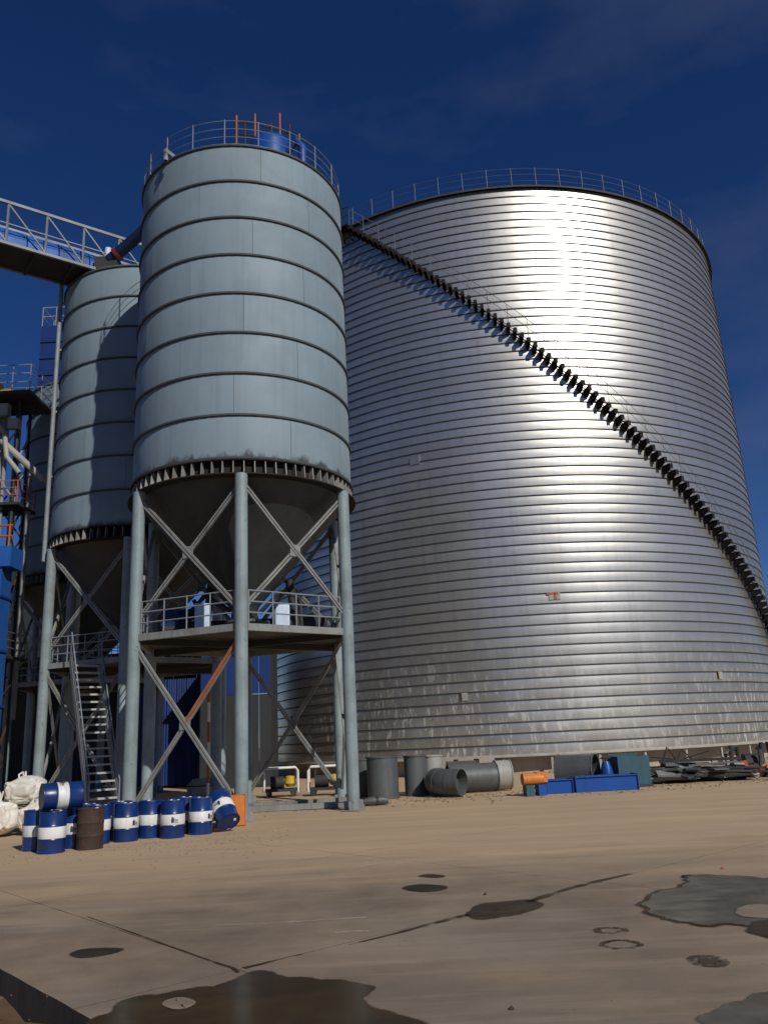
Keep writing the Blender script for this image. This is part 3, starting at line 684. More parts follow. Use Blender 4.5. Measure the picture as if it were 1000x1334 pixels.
# ------------------------------------------------------------------ stair to the middle silo's platform
ss = thing('access_stair', 'steep grey open-tread stair rising to the middle silo platform behind the drums', 'stair', (0, 0, 0))
top_c, bot_c = Vector((-9.38, 25.3, ZP)), Vector((-8.0, 23.6, 0.0))
dirs = (top_c - bot_c); hd = Vector((dirs.x, dirs.y, 0)).normalized(); sd2 = Vector((-hd.y, hd.x, 0)); SW = 0.42
ss.location = bot_c
NTR = 20
for s in (-1, 1):
    ob('stringer', MB().beam(sd2 * SW * s, dirs + sd2 * SW * s, 0.05, 0.2), M_BRACE, ss)
    hb = MB()
    for zz in (0.4, 0.78): hb.path([sd2 * SW * s + Vector((0, 0, zz)) + dirs * 0.03, dirs + sd2 * SW * s + Vector((0, 0, zz))], 0.02, 6)
    hh = ob('handrail', hb, M_RAIL, ss)
    for k in range(6):
        p = dirs * (0.03 + 0.97 * k / 5) + sd2 * SW * s; ob('post', MB().tube(p, p + Vector((0, 0, 0.80)), 0.02, 6), M_RAIL, hh)
rmz = Matrix((hd, sd2, Vector((0, 0, 1)))).transposed()
tr = MB().box((0, 0, 0), (0.22, 2 * SW - 0.06, 0.05), rmz).mesh('tread'); tr.materials.append(M_TREAD)
for k in range(1, NTR): ob('tread', tr, None, ss, dirs * (k / NTR))

# ------------------------------------------------------------------ shed with railed deck behind, dark inside
shed = thing('open_shed', 'dark low steel shed with a railed roof deck behind the silos', 'shed', (-21, 39.5, 0))
SX0, SX1, SY1, SZ = -16.0, 12.6, 7.4, 6.1
ob('roof_deck', MB().box(((SX0 + SX1) / 2, SY1 / 2, SZ), (SX1 - SX0, SY1 + 0.6, 0.22)), M_SHEET, shed)
for k in range(22):
    x = SX0 + 0.65 + k * 1.3; ob('back_sheet', MB().box((x, SY1, SZ / 2 - 0.06), (1.28, 0.06, SZ - 0.12)), M_SHEET, shed)
for k in range(6):
    for x in (SX0, SX1): ob('side_sheet', MB().box((x, 0.65 + k * 1.3, SZ / 2 - 0.06), (0.06, 1.28, SZ - 0.12)), M_SHEET, shed)
for k in range(8):
    x = SX0 + 0.2 + k * 4.03; ob('column', MB().box((x, 0.1, SZ / 2 - 0.06), (0.25, 0.25, SZ - 0.12)), M_DARK, shed)
for k in range(7):   # corrugated blue sheets closing two bays of the front
    x = 9.0 + k * 0.46; mb = MB(); V = []
    n = 8
    for z in (0.1, 4.9):
        V += [(x + 0.44 * i / n, 0.0 + (0.03 if i % 2 else 0.0), z) for i in range(n + 1)]
    mb.add(V, [(i, i + 1, i + n + 2, i + n + 1) for i in range(n)]); ob('blue_sheet', mb, M_BLUED, shed)
for k in range(9):
    x = SX0 + 1 + k * 1.0; mb = MB()
    mb.box((x, -0.05, 1.5), (0.96, 0.05, 2.9)); ob('front_sheet', mb, M_DARK, shed)
railing(shed, 'deck_railing', [Vector((SX0 + 0.2 + 1.4 * i, -0.2, SZ + 0.11)) for i in range(21)], 1.1, 3, M_RAILD)
# second blue cabin right of it, glimpsed between the legs
bc = thing('blue_cabin', 'dark cabin with a deep blue upper wall glimpsed between the legs beside the big silo', 'cabin', (-6.75, 36.0, 0))
for k in range(6):
    ob('wall_sheet', MB().box((-1.25 + 0.5 * k, 0, 1.9), (0.48, 0.05, 3.8)), M_SHEET, bc)
    ob('upper_sheet', MB().box((-1.25 + 0.5 * k, -0.01, 4.85), (0.48, 0.05, 2.05)), M_BLUED, bc)
ob('side_wall', MB().box((-1.5, 1.0, 2.95), (0.05, 2.0, 5.9)).box((1.5, 1.0, 2.95), (0.05, 2.0, 5.9)), M_SHEET, bc)
ob('roof', MB().box((0, 0.95, 5.97), (3.3, 2.4, 0.1)), M_SHEET, bc)
# tall dark process building filling the left edge behind the tower
pb = thing('process_building', 'tall dark sheet-clad process building behind the lattice tower at the left edge', 'building', (-27.2, 41.0, 6.3))
pb.location = (-26.0, 48.5, 0)
for k in range(9): ob('wall_sheet', MB().box((-5.4 + 1.2 * k, 0, 6.8), (1.17, 0.06, 13.6)), M_SHEET, pb)
ob('side_wall', MB().box((4.8, 4, 6.8), (0.06, 8, 13.6)).box((-6.0, 4, 6.8), (0.06, 8, 13.6)), M_SHEET, pb)
for k in range(3): ob('window', MB().box((0.2 + 1.5 * k, -0.06, 9.5), (0.9, 0.06, 1.1)), M_DARK, pb)
ob('roof', MB().box((-0.6, 4, 13.7), (11.2, 8.4, 0.2)), M_SHEET, pb)
# ------------------------------------------------------------------ lattice tower at the left edge
tw = thing('lattice_tower', 'lattice tower with lower bars coloured dark for shade, carrying a railed machinery platform at the left edge', 'tower', (-14.75, 30.6, 0))
TH = 15.4; hwid = 0.5
for sx in (-1, 1):
    for sy in (-1, 1): ob('corner_post', MB().tube((sx * hwid, sy * hwid, 0), (sx * hwid, sy * hwid, TH), 0.06, 8), M_DARK, tw)
k = 0
while k * 1.4 < TH - 1.4:
    z = k * 1.4 + 0.1
    for (ax, ay), (bx_, by_) in (((-1, -1), (1, -1)), ((1, -1), (1, 1)), ((1, 1), (-1, 1)), ((-1, 1), (-1, -1))):
        mb = MB(); a = Vector((ax * hwid, ay * hwid, z)); b = Vector((bx_ * hwid, by_ * hwid, z + 1.4)); 
        mb.beam(a, b, 0.06, 0.05) if k % 2 else mb.beam(a + Vector((0, 0, 1.4)), b - Vector((0, 0, 1.4)), 0.06, 0.05)
        ob('lattice_bar', mb, M_RUST if z < 11 else M_DUCTL, tw)  # dark low bars paint in the shade over the lower tower
    k += 1
ob('platform', MB().box((-0.1, 0, TH + 0.06), (2.5, 2.2, 0.14)).box((-0.1, 0, TH - 0.2), (2.0, 0.2, 0.4)), M_DARK, tw)
sq = [(-1.3, -1.05), (-0.4, -1.05), (0.4, -1.05), (1.1, -1.05), (1.1, 0), (1.1, 1.05), (0, 1.05), (-1.3, 1.05), (-1.3, 0)]
railing(tw, 'platform_railing', [Vector((x, y, TH + 0.13)) for x, y in sq], 1.1, 3, M_RAIL, True)
ob('gear_motor', MB().box((-0.3, 0.2, TH + 0.42), (0.5, 0.5, 0.5)).tube((-0.1, 0.2, TH + 0.42), (0.4, 0.2, TH + 0.42), 0.16, 12), M_YELLOW, tw)
ob('head_casing', MB().box((-0.9, 0.1, TH + 0.65), (0.5, 0.6, 0.8)), M_RUST, tw)
ob('inclined_chute', MB().tube((-0.35, -0.65, 13.9), (1.75, -0.65, 11.9), 0.13, 10), M_DUCTL, tw)
for (x, y, z0, z1, r, mt_) in ((-0.25, -0.2, 0, 15.3, 0.16, M_DUCTL), (0.2, 0.15, 6, 15.3, 0.12, M_BRACE), (0.05, -0.45, 9.5, 15.2, 0.08, M_RAIL), (-0.75, 0.1, 0, 15.4, 0.22, M_DUCT), (0.75, 0.3, 3, 12.5, 0.10, M_BRACE)):
    ob('riser_pipe', MB().tube((x, y, z0), (x, y, z1), r, 10), mt_, tw, smooth=True)
for z in (11.0, 5.2):
    ob('mid_platform', MB().box((-0.3, 0, z), (2.3, 1.6, 0.1)), M_DARK, tw)
    railing(tw, 'mid_railing', [Vector((x, y, z + 0.05)) for x, y in ((-1.4, -0.8), (-0.7, -0.8), (0.0, -0.8), (0.8, -0.8), (0.8, 0.8))], 0.85, 3, M_ORANGE if z > 8 else M_RAILD)
ob('elbow_pipe', MB().path([(-0.9, -0.7, 14.6), (-0.3, -0.72, 14.5), (0.1, -0.74, 13.9), (0.25, -0.74, 12.9), (0.8, -0.74, 12.2)], 0.1, 10), M_DUCTL, tw, smooth=True)
ob('bracket_cluster', MB().box((-0.2, -0.6, 14.9), (0.7, 0.3, 0.5)).box((0.4, -0.6, 14.3), (0.4, 0.3, 0.4)).box((-0.5, -0.6, 14.1), (0.3, 0.25, 0.5)), M_DUCTL, tw)
# blue filter box on the far silo's roof
fb = thing('filter_box', 'tall dark blue filter box on the farthest silo roof', 'filter box', (-14.2, 33.4, Z3 + 0.08))
ob('casing', MB().box((0, 0, 1.75), (1.25, 1.2, 3.1)), M_BLUED, fb)
for k in range(3): ob('casing_rib', MB().box((0, -0.62, 0.9 + k * 0.8), (1.29, 0.06, 0.06)), M_BLUED, fb)
for x in (-0.5, 0.5):
    for y in (-0.5, 0.5): ob('leg', MB().box((x, y, 0.08), (0.1, 0.1, 0.3)), M_DARK, fb)
railing(fb, 'top_railing', [Vector((x, y, 3.3)) for x, y in ((-0.6, -0.6), (0, -0.6), (0.6, -0.6), (0.6, 0.6), (-0.6, 0.6))], 0.9, 2, M_DUCTL, True)
# blue elevator casing and box at the left edge
be = thing('bucket_elevator', 'bright blue boxed elevator duct cut off by the left edge of the picture', 'elevator', (-14.5, 29.6, 0))
ob('upright_casing', MB().box((0.40, -0.6, 4.12), (0.75, 0.8, 8.23)), M_COVER, be)
ob('horizontal_casing', MB().box((0.0, -0.6, 8.62), (2.2, 1.0, 0.75)), M_COVER, be)
for k in range(4): ob('casing_flange', MB().box((0.40, -0.6, 1.5 + k * 1.9), (0.85, 0.9, 0.08)), M_BLUE, be)
ob('orange_rail', MB().path([(-0.8, -0.9, 9.4), (1.0, -0.9, 9.4)], 0.04, 6).path([(-0.8, -0.9, 9.8), (1.0, -0.9, 9.8)], 0.04, 6).tube((-0.3, -0.9, 8.9), (-0.3, -0.9, 9.85), 0.04, 6).tube((0.9, -0.9, 8.9), (0.9, -0.9, 9.85), 0.04, 6), M_ORANGE, be)

# ------------------------------------------------------------------ platform machinery under the front silo
for (x, y, lbl) in ((-5.05, 22.1, 'made-up pale blue box standing in for a sky gap, left of the outlet on the nearest silo platform'), (-3.0, 22.9, 'made-up pale blue box standing in for a sky gap, right of the outlet on the nearest silo platform')):
    cb = thing('sky_patch_box', lbl, 'sky stand-in', (x, y, ZP), R_(12), 'sky stand-ins on the silo platform')  # pale boxes made up where bright sky shows through the gap
    ob('body', MB().box((0, 0, 0.50), (0.40, 0.35, 0.9)), M_PALE, cb)
    ob('front_panel', MB().box((0, -0.19, 0.50), (0.34, 0.03, 0.8)), M_PALE, cb)
    ob('plinth', MB().box((0, 0, 0.03), (0.44, 0.39, 0.06)), M_DARK, cb)
ap = thing('air_pipes', 'black bent aeration pipes around the outlet of the nearest silo', 'pipe', (S1.x, S1.y, ZP))
ob('pipe', MB().path([(-1.6, 0.2, 0), (-1.5, 0.2, 0.9), (-1.1, 0.1, 1.25), (-0.4, 0.1, 0.8)], 0.07, 8), M_DARK, ap, smooth=True)
ob('pipe', MB().path([(-0.75, -0.3, 0.0), (-1.05, -0.3, 0.6), (-1.35, -0.2, 1.1)], 0.06, 8), M_DARK, ap, smooth=True)
ob('pipe', MB().path([(0.4, 0.1, 0.7), (1.0, 0.1, 1.3), (1.5, 0.3, 1.1), (1.55, 0.3, 0)], 0.06, 8), M_DARK, ap, smooth=True)

sc_ = thing('screw_conveyor', 'dark screw conveyor tube lying across the platform beneath the nearest hopper', 'conveyor', (S1.x, S1.y, ZP))
ob('tube', MB().tube((-2.4, 0.75, 0.42), (2.2, 0.9, 0.42), 0.24, 14), M_DARK, sc_, smooth=True)
for x in (-1.9, -0.6, 0.8, 1.8): ob('cradle', MB().box((x, 0.8, 0.1), (0.12, 0.5, 0.2)), M_DARK, sc_)
ob('drive', MB().box((-2.2, 0.75, 0.8), (0.5, 0.4, 0.5)).tube((-2.2, 0.75, 0.8), (-1.5, 0.75, 0.9), 0.16, 12), M_BLUED, sc_)
ob('inlet', MB().box((0.0, 0.5, 0.55), (0.5, 0.7, 0.35)), M_DARK, sc_)
for x in (-1.2, 1.3): ob('riser', MB().tube((x, 0.8, 0.6), (x * 0.9, 0.7, 1.7), 0.11, 10), M_DARK, sc_, smooth=True)
# ------------------------------------------------------------------ drums
DR, DH = 0.231, 0.69
def drum_profile():
    P = [(DR + 0.003, 0.0), (DR + 0.006, 0.014), (DR - 0.002, 0.020)]
    for z in (0.225, 0.45): P += [(DR - 0.002, z - 0.022), (DR + 0.008, z), (DR - 0.002, z + 0.022)]
    return P + [(DR - 0.002, DH - 0.022), (DR + 0.006, DH - 0.014), (DR + 0.003, DH)]
body_me = MB().lathe(drum_profile(), 28).lathe([(0.001, 0.004), (DR, 0.004)], 28).mesh('body', True); body_me.materials.append(M_DRUM)
def dented(me, seed):
    m2 = me.copy()
    for v in m2.vertices:
        p = v.co; r = math.hypot(p.x, p.y)
        if r > DR * 0.8 and 0.03 < p.z < DH - 0.03:
            k = 1 - 0.028 * max(0, noise.noise(Vector((p.x * 5, p.y * 5, p.z * 4)) + Vector((seed * 7, 0, 0)))) ** 1.2
            p.x *= k; p.y *= k
    return m2
body_var = [dented(body_me, q) for q in range(4)]
body_rust = body_me.copy(); body_rust.materials.clear(); body_rust.materials.append(M_RUST)
lid_me = MB().lathe([(DR + 0.004, DH), (DR - 0.015, DH), (DR - 0.02, DH - 0.018), (0.001, DH - 0.016)], 28).mesh('lid', True); lid_me.materials.append(M_DRUM)
lid_rust = lid_me.copy(); lid_rust.materials.clear(); lid_rust.materials.append(M_RUST)
bung_me = MB().lathe([(0.03, 0), (0.03, 0.015), (0.001, 0.015)], 10).mesh('bung'); bung_me.materials.append(M_WHITE)
band_me = MB().lathe([(DR + 0.0002, 0.243), (DR + 0.0022, 0.247), (DR + 0.0022, 0.428), (DR + 0.0002, 0.432)], 28).mesh('white_band', True); band_me.materials.append(M_WHITE)
def mark_mesh(seed):
    rnd = random.Random(seed); mb = MB(); r = DR + 0.0045
    def quad(a0, a1, z0, z1):
        V = []
        for a in (a0, (a0 + a1) / 2, a1): V += [(r * math.cos(a), r * math.sin(a), z0), (r * math.cos(a), r * math.sin(a), z1)]
        mb.add(V, [(0, 2, 3, 1), (2, 4, 5, 3)])
    quad(-0.26, -0.03, 0.285, 0.37); quad(-0.22, -0.10, 0.375, 0.39)      # dark emblem block
    for k in range(3): quad(0.03 + 0.09 * k, 0.085 + 0.09 * k, 0.30 + 0.01 * (k % 2), 0.355 - 0.008 * k)
    quad(0.02, 0.30, 0.28, 0.288)
    me = mb.mesh('print_mark'); me.materials.append(M_MARK); return me
marks = [mark_mesh(i) for i in range(2)]
def drum(loc, label, rot=(0, 0, 0), rusty=False, mark=None, group='blue oil drums'):
    t = thing('oil_drum', label, 'drum', loc, rot, group)
    ob('body', body_rust if rusty else body_var[len(bpy.data.objects) % 4], None, t); l = ob('lid', lid_rust if rusty else lid_me, None, t)
    ob('bung', bung_me, None, l, (0.12, 0.04, DH - 0.016))
    if not rusty:
        b = ob('white_band', band_me, None, t)
        if mark is not None: ob('print_mark', marks[0], None, b, (0, 0, 0), mark)
    return t
FACE = R_(-70)
drum((-6.09, 15.30, 0), 'front blue drum standing at the left end of the row, a drum lying on it', (0, 0, 0.3))
drum((-6.60, 15.86, 0), 'blue drum standing at far left, mostly hidden behind the front one', (0, 0, 1.3), mark=FACE + 0.5)
drum((-5.96, 15.98, 0), 'blue drum standing just behind the front left drum, left of the brown one', (0, 0, 2.1), mark=FACE - 2.1)
drum((-5.53, 15.61, 0), 'rusty dark brown drum without a white band, in the row of blue ones', (0, 0, 0.7), rusty=True, group=None)
drum((-5.68, 16.42, 0), 'blue banded drum just right of the rusty brown one', (0, 0, 0.1), mark=FACE - 0.35)
drum((-5.22, 16.66, 0), 'second blue banded drum right of the rusty brown one, mark on its right', (0, 0, 0.9), mark=FACE - 0.9 + 0.75)
drum((-4.89, 17.13, 0), 'third blue banded drum right of the rusty one, plain white band', (0, 0, 1.9))
drum((-4.39, 16.90, 0), 'fourth blue banded drum right of the rusty one, before the gap', (0, 0, 0.6), mark=FACE - 0.6 + 0.05)
drum((-4.36, 17.75, 0), 'blue drum set back in the gap between the last two front drums', (0, 0, 0.6))
drum((-3.95, 17.35, 0), 'last upright blue drum before the leaning one', (0, 0, 0.2), mark=FACE - 0.2 + 0.8)
drum((-6.10, 17.00, 0), 'blue drum in the back row behind the rusty brown drum', (0, 0, 0.2))
drum((-5.55, 17.30, 0), 'blue drum in the back row right of the stair foot', (0, 0, 1.2))
# lying on top of the left pair, axis roughly across the view
tl = drum((0, 0, 0), 'blue drum lying on its side on top of the leftmost standing drums', (0, 0, 0), mark=R_(-155))
tl.rotation_euler = (0, R_(90), R_(34)); tl.location = (-6.33, 15.33, DH + DR + 0.008)
# leaning drum at the right end
tt = drum((0, 0, 0), 'blue drum tipped over and leaning at the right end of the row', mark=R_(140))
ax = Vector((0.40, -0.55, -0.62)).normalized()
tt.rotation_euler = ax.to_track_quat('Z', 'Y').to_euler()
tt.location = Vector((-3.40, 17.42, 0.19)) - ax * DH
# orange crate behind the leaning drum
oc = thing('orange_crate', 'orange metal crate by the centre leg behind the leaning drum', 'crate', (-3.62, 18.75, 0), 0.2)
for s in (-1, 1): ob('side_panel', MB().box((s * 0.3, 0, 0.32), (0.03, 0.5, 0.62)), M_ORANGE, oc)
for s in (-1, 1): ob('end_panel', MB().box((0, s * 0.235, 0.32), (0.57, 0.03, 0.6)), M_ORANGEB, oc)
ob('floor', MB().box((0, 0, 0.02), (0.57, 0.44, 0.04)), M_ORANGE, oc)

# ------------------------------------------------------------------ white bags
def bag_mesh(seed, sx, sy, sz):
    import bmesh
    bm = bmesh.new(); bmesh.ops.create_icosphere(bm, subdivisions=5, radius=1)
    for v in bm.verts:
        p = v.co.copy()
        q = Vector([math.copysign(abs(c_) ** 0.62, c_) for c_ in p])
        n1 = noise.noise(p * 1.6 + Vector((seed, 0, 0))); n2 = noise.turbulence(p * 3.2 + Vector((0, seed, 0)), 4, True)
        fold = abs(noise.noise(Vector((p.x * 5, p.y * 5, p.z * 2)) + Vector((seed, seed, 0))))
        k = 0.86 + 0.16 * n1 - 0.13 * fold + 0.05 * n2
        v.co = Vector((q.x * sx * k, q.y * sy * k, max(-sz, q.z * sz * k * (1 - 0.12 * (p.x ** 2 + p.y ** 2)))))
        if p.z > 0.75: v.co.z += sz * 0.35 * (p.z - 0.75) * (1 + n1)
    me = bpy.data.meshes.new('cloth'); bm.to_mesh(me); bm.free()
    me.polygons.foreach_set('use_smooth', [True] * len(me.polygons)); me.materials.append(M_BAG); return me
def bag(loc, seed, s, label):
    t = thing('bulk_bag', label, 'bag', (loc[0], loc[1], loc[2]), seed * 1.3, 'pile of white bulk bags')
    ob('cloth', bag_mesh(seed, *s), None, t, (0, 0, s[2] * 0.97))
    mb = MB()
    for k in range(2):
        a = 2.2 * k + seed; c, d = math.cos(a) * s[0] * 0.45, math.sin(a) * s[1] * 0.45
        mb.path([(c, d, s[2] * 1.75), (c * 1.1, d * 1.1, s[2] * 2.15), (c * 0.6, d * 0.6, s[2] * 2.3), (c * 0.2, d * 0.3, s[2] * 1.8)], 0.022, 6)
    ob('lifting_loop', mb, M_BAG, t, smooth=True)
bag((-7.85, 19.1, 0), 1.0, (0.50, 0.46, 0.36), 'crumpled white bulk bag on the ground nearest the drums')
bag((-8.75, 18.9, 0), 2.3, (0.50, 0.48, 0.40), 'crumpled white bulk bag at the left edge of the picture, on the ground')
bag((-8.35, 19.35, 0.62), 3.7, (0.55, 0.48, 0.30), 'white bulk bag slumped on top of the other bags')
bag((-7.75, 19.9, 0.0), 5.1, (0.45, 0.45, 0.42), 'white bulk bag at the back right of the bag pile')

# ------------------------------------------------------------------ white-framed pump carts
def cart(loc, rz, label):
    t = thing('pump_cart', label, 'pump cart', loc, rz, 'pump carts under the silo')
    for s in (-1, 1):
        ob('frame', MB().path([(-0.55, s * 0.35, 0.14), (-0.55, s * 0.35, 0.80), (-0.48, s * 0.35, 0.9), (0.48, s * 0.35, 0.9), (0.55, s * 0.35, 0.8), (0.55, s * 0.35, 0.14)], 0.035, 8), M_WHITE, t, smooth=True)
    ob('chassis', MB().box((0, 0, 0.2), (1.2, 0.66, 0.08)), M_DARK, t)
    ob('motor', MB().tube((-0.35, 0, 0.45), (0.1, 0, 0.45), 0.2, 14), M_DARK, t, smooth=True)
    ob('pump_head', MB().lathe([(0.001, 0.35), (0.16, 0.33), (0.2, 0.1), (0.12, 0), (0.001, 0)], 14, c=(0.3, -0.05, 0.3)), M_YELLOW, t, smooth=True)
    for sx in (-0.4, 0.4):
        for sy in (-0.3, 0.3): ob('wheel', MB().tube((sx, sy - 0.04, 0.1), (sx, sy + 0.04, 0.1), 0.1, 14), M_DARK, t, smooth=True)
cart((-3.85, 28.6, 0), 0.15, 'white-framed pump cart on the left of the pair beneath the nearest silo')
cart((-2.35, 28.3, 0), 0.05, 'white-framed pump cart with yellow head, right of the pair beneath the silo')
# steel frame lying on the ground
fr = thing('channel_skid', 'grey steel channel frame lying flat on the ground between the legs', 'frame', (-2.75, 23.0, 0), 0.05)
for y in (-0.7, 0.75): ob('long_beam', MB().box((0, y, 0.08), (2.7, 0.14, 0.14)), M_BRACE, fr)
for x in (-1.2, 0, 1.2): ob('cross_beam', MB().box((x, 0.02, 0.075), (0.12, 1.3, 0.12)), M_BRACE, fr)
ob('end_block', MB().box((1.25, -0.7, 0.2), (0.3, 0.2, 0.1)), M_BRACE, fr)

bt = thing('beige_tank', 'low beige round tank with black bands on the ground behind the drums', 'tank', (-6.05, 27.4, 0))
ob('shell', MB().lathe([(0.55, 0.0), (0.62, 0.12), (0.62, 0.55), (0.45, 0.72), (0.001, 0.76)], 20), M_CONC, bt, smooth=True)
for z in (0.2, 0.5): ob('strap', MB().lathe([(0.622, z), (0.635, z), (0.635, z + 0.04), (0.622, z + 0.04)], 20, closed=True), M_DARK, bt)
sp0 = thing('striped_pole', 'thin orange and white standing pole between the drums and the blue sheets', 'pole', (-5.75, 26.2, 0))
for k in range(6): ob('segment', MB().tube((0, 0, 0.03 + 0.6 * k), (0, 0, 0.62 + 0.6 * k), 0.045, 8), (M_WHITE, M_ORANGE)[k % 2], sp0)
ob('foot', MB().lathe([(0.001, 0.04), (0.2, 0.03), (0.22, 0)], 14), M_DARK, sp0)
# ------------------------------------------------------------------ ducts and scrap in front of the big silo
def duct_up(loc, r, h, mt, label, n=28):
    t = thing('duct_section', label, 'duct', loc, random.random() * 6, 'duct sections before the big silo')
    ob('shell', MB().lathe([(r - 0.012, 0), (r, 0), (r, h), (r - 0.012, h)], n, closed=True), mt, t, smooth=True)
    ob('rim', MB().lathe([(r - 0.005, 0), (r + 0.025, 0), (r + 0.025, 0.04), (r - 0.005, 0.04)], n, closed=True), mt, t, (0, 0, h - 0.04))
    ob('rim', MB().lathe([(r - 0.005, 0), (r + 0.025, 0), (r + 0.025, 0.04), (r - 0.005, 0.04)], n, closed=True), mt, t, (0, 0, 0.002))
duct_up((-0.42, 25.2, 0), 0.46, 1.17, M_DUCT, 'widest upright grey duct section, next to the right silo leg')
duct_up((0.55, 25.8, 0), 0.33, 1.15, M_DUCT, 'narrow upright dark grey duct section, second from the silo leg')
duct_up((1.1, 26.2, 0), 0.30, 1.12, M_DUCTL, 'upright pale grey duct section, third from the silo leg')
duct_up((-1.05, 26.4, 0), 0.30, 1.1, M_DUCT, 'slim upright duct section half hidden by the right silo leg')
def duct_lying(loc, r, L, rz, mt, label, cap=False):
    t = thing('duct_section', label, 'duct', (loc[0], loc[1], r), rz, 'duct sections before the big silo')
    t.location.z = r + 0.027
    mb = MB(); n = 28; V = []
    for x in (-L / 2, L / 2):
        for rr_ in (r, r - 0.015): V += [(x, rr_ * math.cos(2 * PI * k / n), rr_ * math.sin(2 * PI * k / n)) for k in range(n)]
    F_ = []
    for k in range(n):
        j = (k + 1) % n
        F_ += [(k, j, 2 * n + j, 2 * n + k), (n + j, n + k, 3 * n + k, 3 * n + j), (k, n + k, n + j, j), (2 * n + j, 3 * n + j, 3 * n + k, 2 * n + k)]
    mb.add(V, F_); ob('shell', mb, mt, t, smooth=True)
    for x in (-L / 2 + 0.03, L / 2 - 0.03): ob('rim', MB().path([(x - 0.02, 0, 0), (x + 0.02, 0, 0)], r + 0.025, 28) if cap else MB().path([(x, (r + 0.012) * math.cos(2 * PI * k / 28), (r + 0.012) * math.sin(2 * PI * k / 28)) for k in range(28)], 0.014, 5, True), mt, t)
duct_lying((2.25, 25.9, 0), 0.40, 1.5, 0.15, M_DUCT, 'grey duct section lying on its side among the upright ones')
duct_lying((5.35, 25.6, 0), 0.46, 1.15, -0.5, M_DUCT, 'dark wide duct section lying open-ended behind the blue troughs')
duct_lying((3.2, 26.2, 0), 0.42, 0.5, 0.1, M_DUCTL, 'short pale duct ring at the right end of the lying duct')
duct_lying((2.1, 27.6, 0), 0.42, 1.0, 0.0, M_DUCT, 'dark duct section lying behind the grey one')
el = thing('duct_elbow', 'dark grey bent duct elbow lying with its mouth towards the yard', 'duct', (1.35, 24.95, 0.02), -0.5)
pts = [Vector((0.62 - 0.62 * math.cos(t) - 0.3, -0.55 * math.sin(t) * 0.6, 0.37)) for t in [i * PI / 2 / 6 for i in range(7)]]
pts = [Vector((-0.35, 0.5, 0.38)), Vector((-0.33, 0.2, 0.38)), Vector((-0.2, -0.08, 0.38)), Vector((0.05, -0.3, 0.38)), Vector((0.4, -0.4, 0.37)), Vector((0.75, -0.42, 0.36))]
mb = MB(); mb.path(pts, 0.36, 22); mb.f = [f for f in mb.f if len(f) == 4]
ob('bend', mb, M_DUCT, el, smooth=True)
for i, p in enumerate(pts[1:-1]):
    d = (pts[i + 2] - pts[i]).normalized(); ob('weld_ring', MB().path([p - d * 0.015, p + d * 0.015], 0.37, 22), M_DUCT, el)
def trough(loc, L, wd, h, rz, mt, label):
    t = thing('steel_trough', label, 'trough', loc, rz, 'blue troughs before the big silo')
    for s in (-1, 1): ob('side', MB().box((0, s * (wd / 2), h / 2), (L, 0.02, h)).box((0, s * (wd / 2 + 0.03), h - 0.01), (L, 0.06, 0.02)), mt, t)
    for s in (-1, 1): ob('end_plate', MB().box((s * (L / 2 - 0.01), 0, h / 2 + 0.01), (0.02, wd + 0.12, h + 0.02)), mt, t)
    ob('floor', MB().box((0, 0, 0.012), (L - 0.04, wd - 0.03, 0.02)), mt, t)
trough((5.72, 24.0, 0), 1.75, 0.5, 0.40, 0.05, M_BLUEB, 'long bright blue steel trough on the ground before the big silo')
trough((4.42, 23.9, 0), 0.72, 0.5, 0.36, 0.02, M_BLUEB, 'short bright blue steel trough beside the long one')
tb = thing('sheet_hopper', 'dark teal sheet-metal hopper standing behind the long blue trough', 'hopper', (6.75, 25.1, 0), 0.15)
ob('wall', MB().box((0, -0.35, 0.45), (0.95, 0.03, 0.8)).box((0.46, 0, 0.45), (0.03, 0.68, 0.8)).box((-0.46, 0, 0.45), (0.03, 0.68, 0.8)), M_TEAL, tb)
ob('back', MB().box((0, 0.35, 0.48), (0.95, 0.03, 0.86)), M_TEAL, tb)
ob('skid', MB().box((0, 0, 0.03), (1.0, 0.8, 0.06)), M_DARK, tb)
vv = thing('blue_valve', 'small blue valve body with handwheel between trough and teal hopper', 'valve', (6.05, 24.9, 0.0))
ob('body', MB().lathe([(0.001, 0.75), (0.1, 0.72), (0.16, 0.55), (0.2, 0.3), (0.2, 0)], 16), M_BLUEB, vv, smooth=True)
ob('handwheel', MB().path([(0.14 * math.cos(2 * PI * k / 16), 0.14 * math.sin(2 * PI * k / 16), 0.82) for k in range(16)], 0.02, 5, True).tube((0, 0, 0.7), (0, 0, 0.83), 0.02, 6), M_DARK, vv)
gmach = thing('winch', 'small orange and blue winch on the ground left of the troughs', 'winch', (3.65, 23.4, 0), 0.15)
ob('drum', MB().tube((-0.28, 0, 0.42), (0.28, 0, 0.42), 0.16, 14), M_ORANGEB, gmach, smooth=True)
ob('motor', MB().box((0.25, 0.05, 0.46), (0.3, 0.3, 0.26)), M_ORANGEB, gmach)
for x in (-0.14, 0.2): ob('stand', MB().box((x, -0.05, 0.14), (0.22, 0.34, 0.27)), M_TEAL if x < 0 else M_BLUEB, gmach)
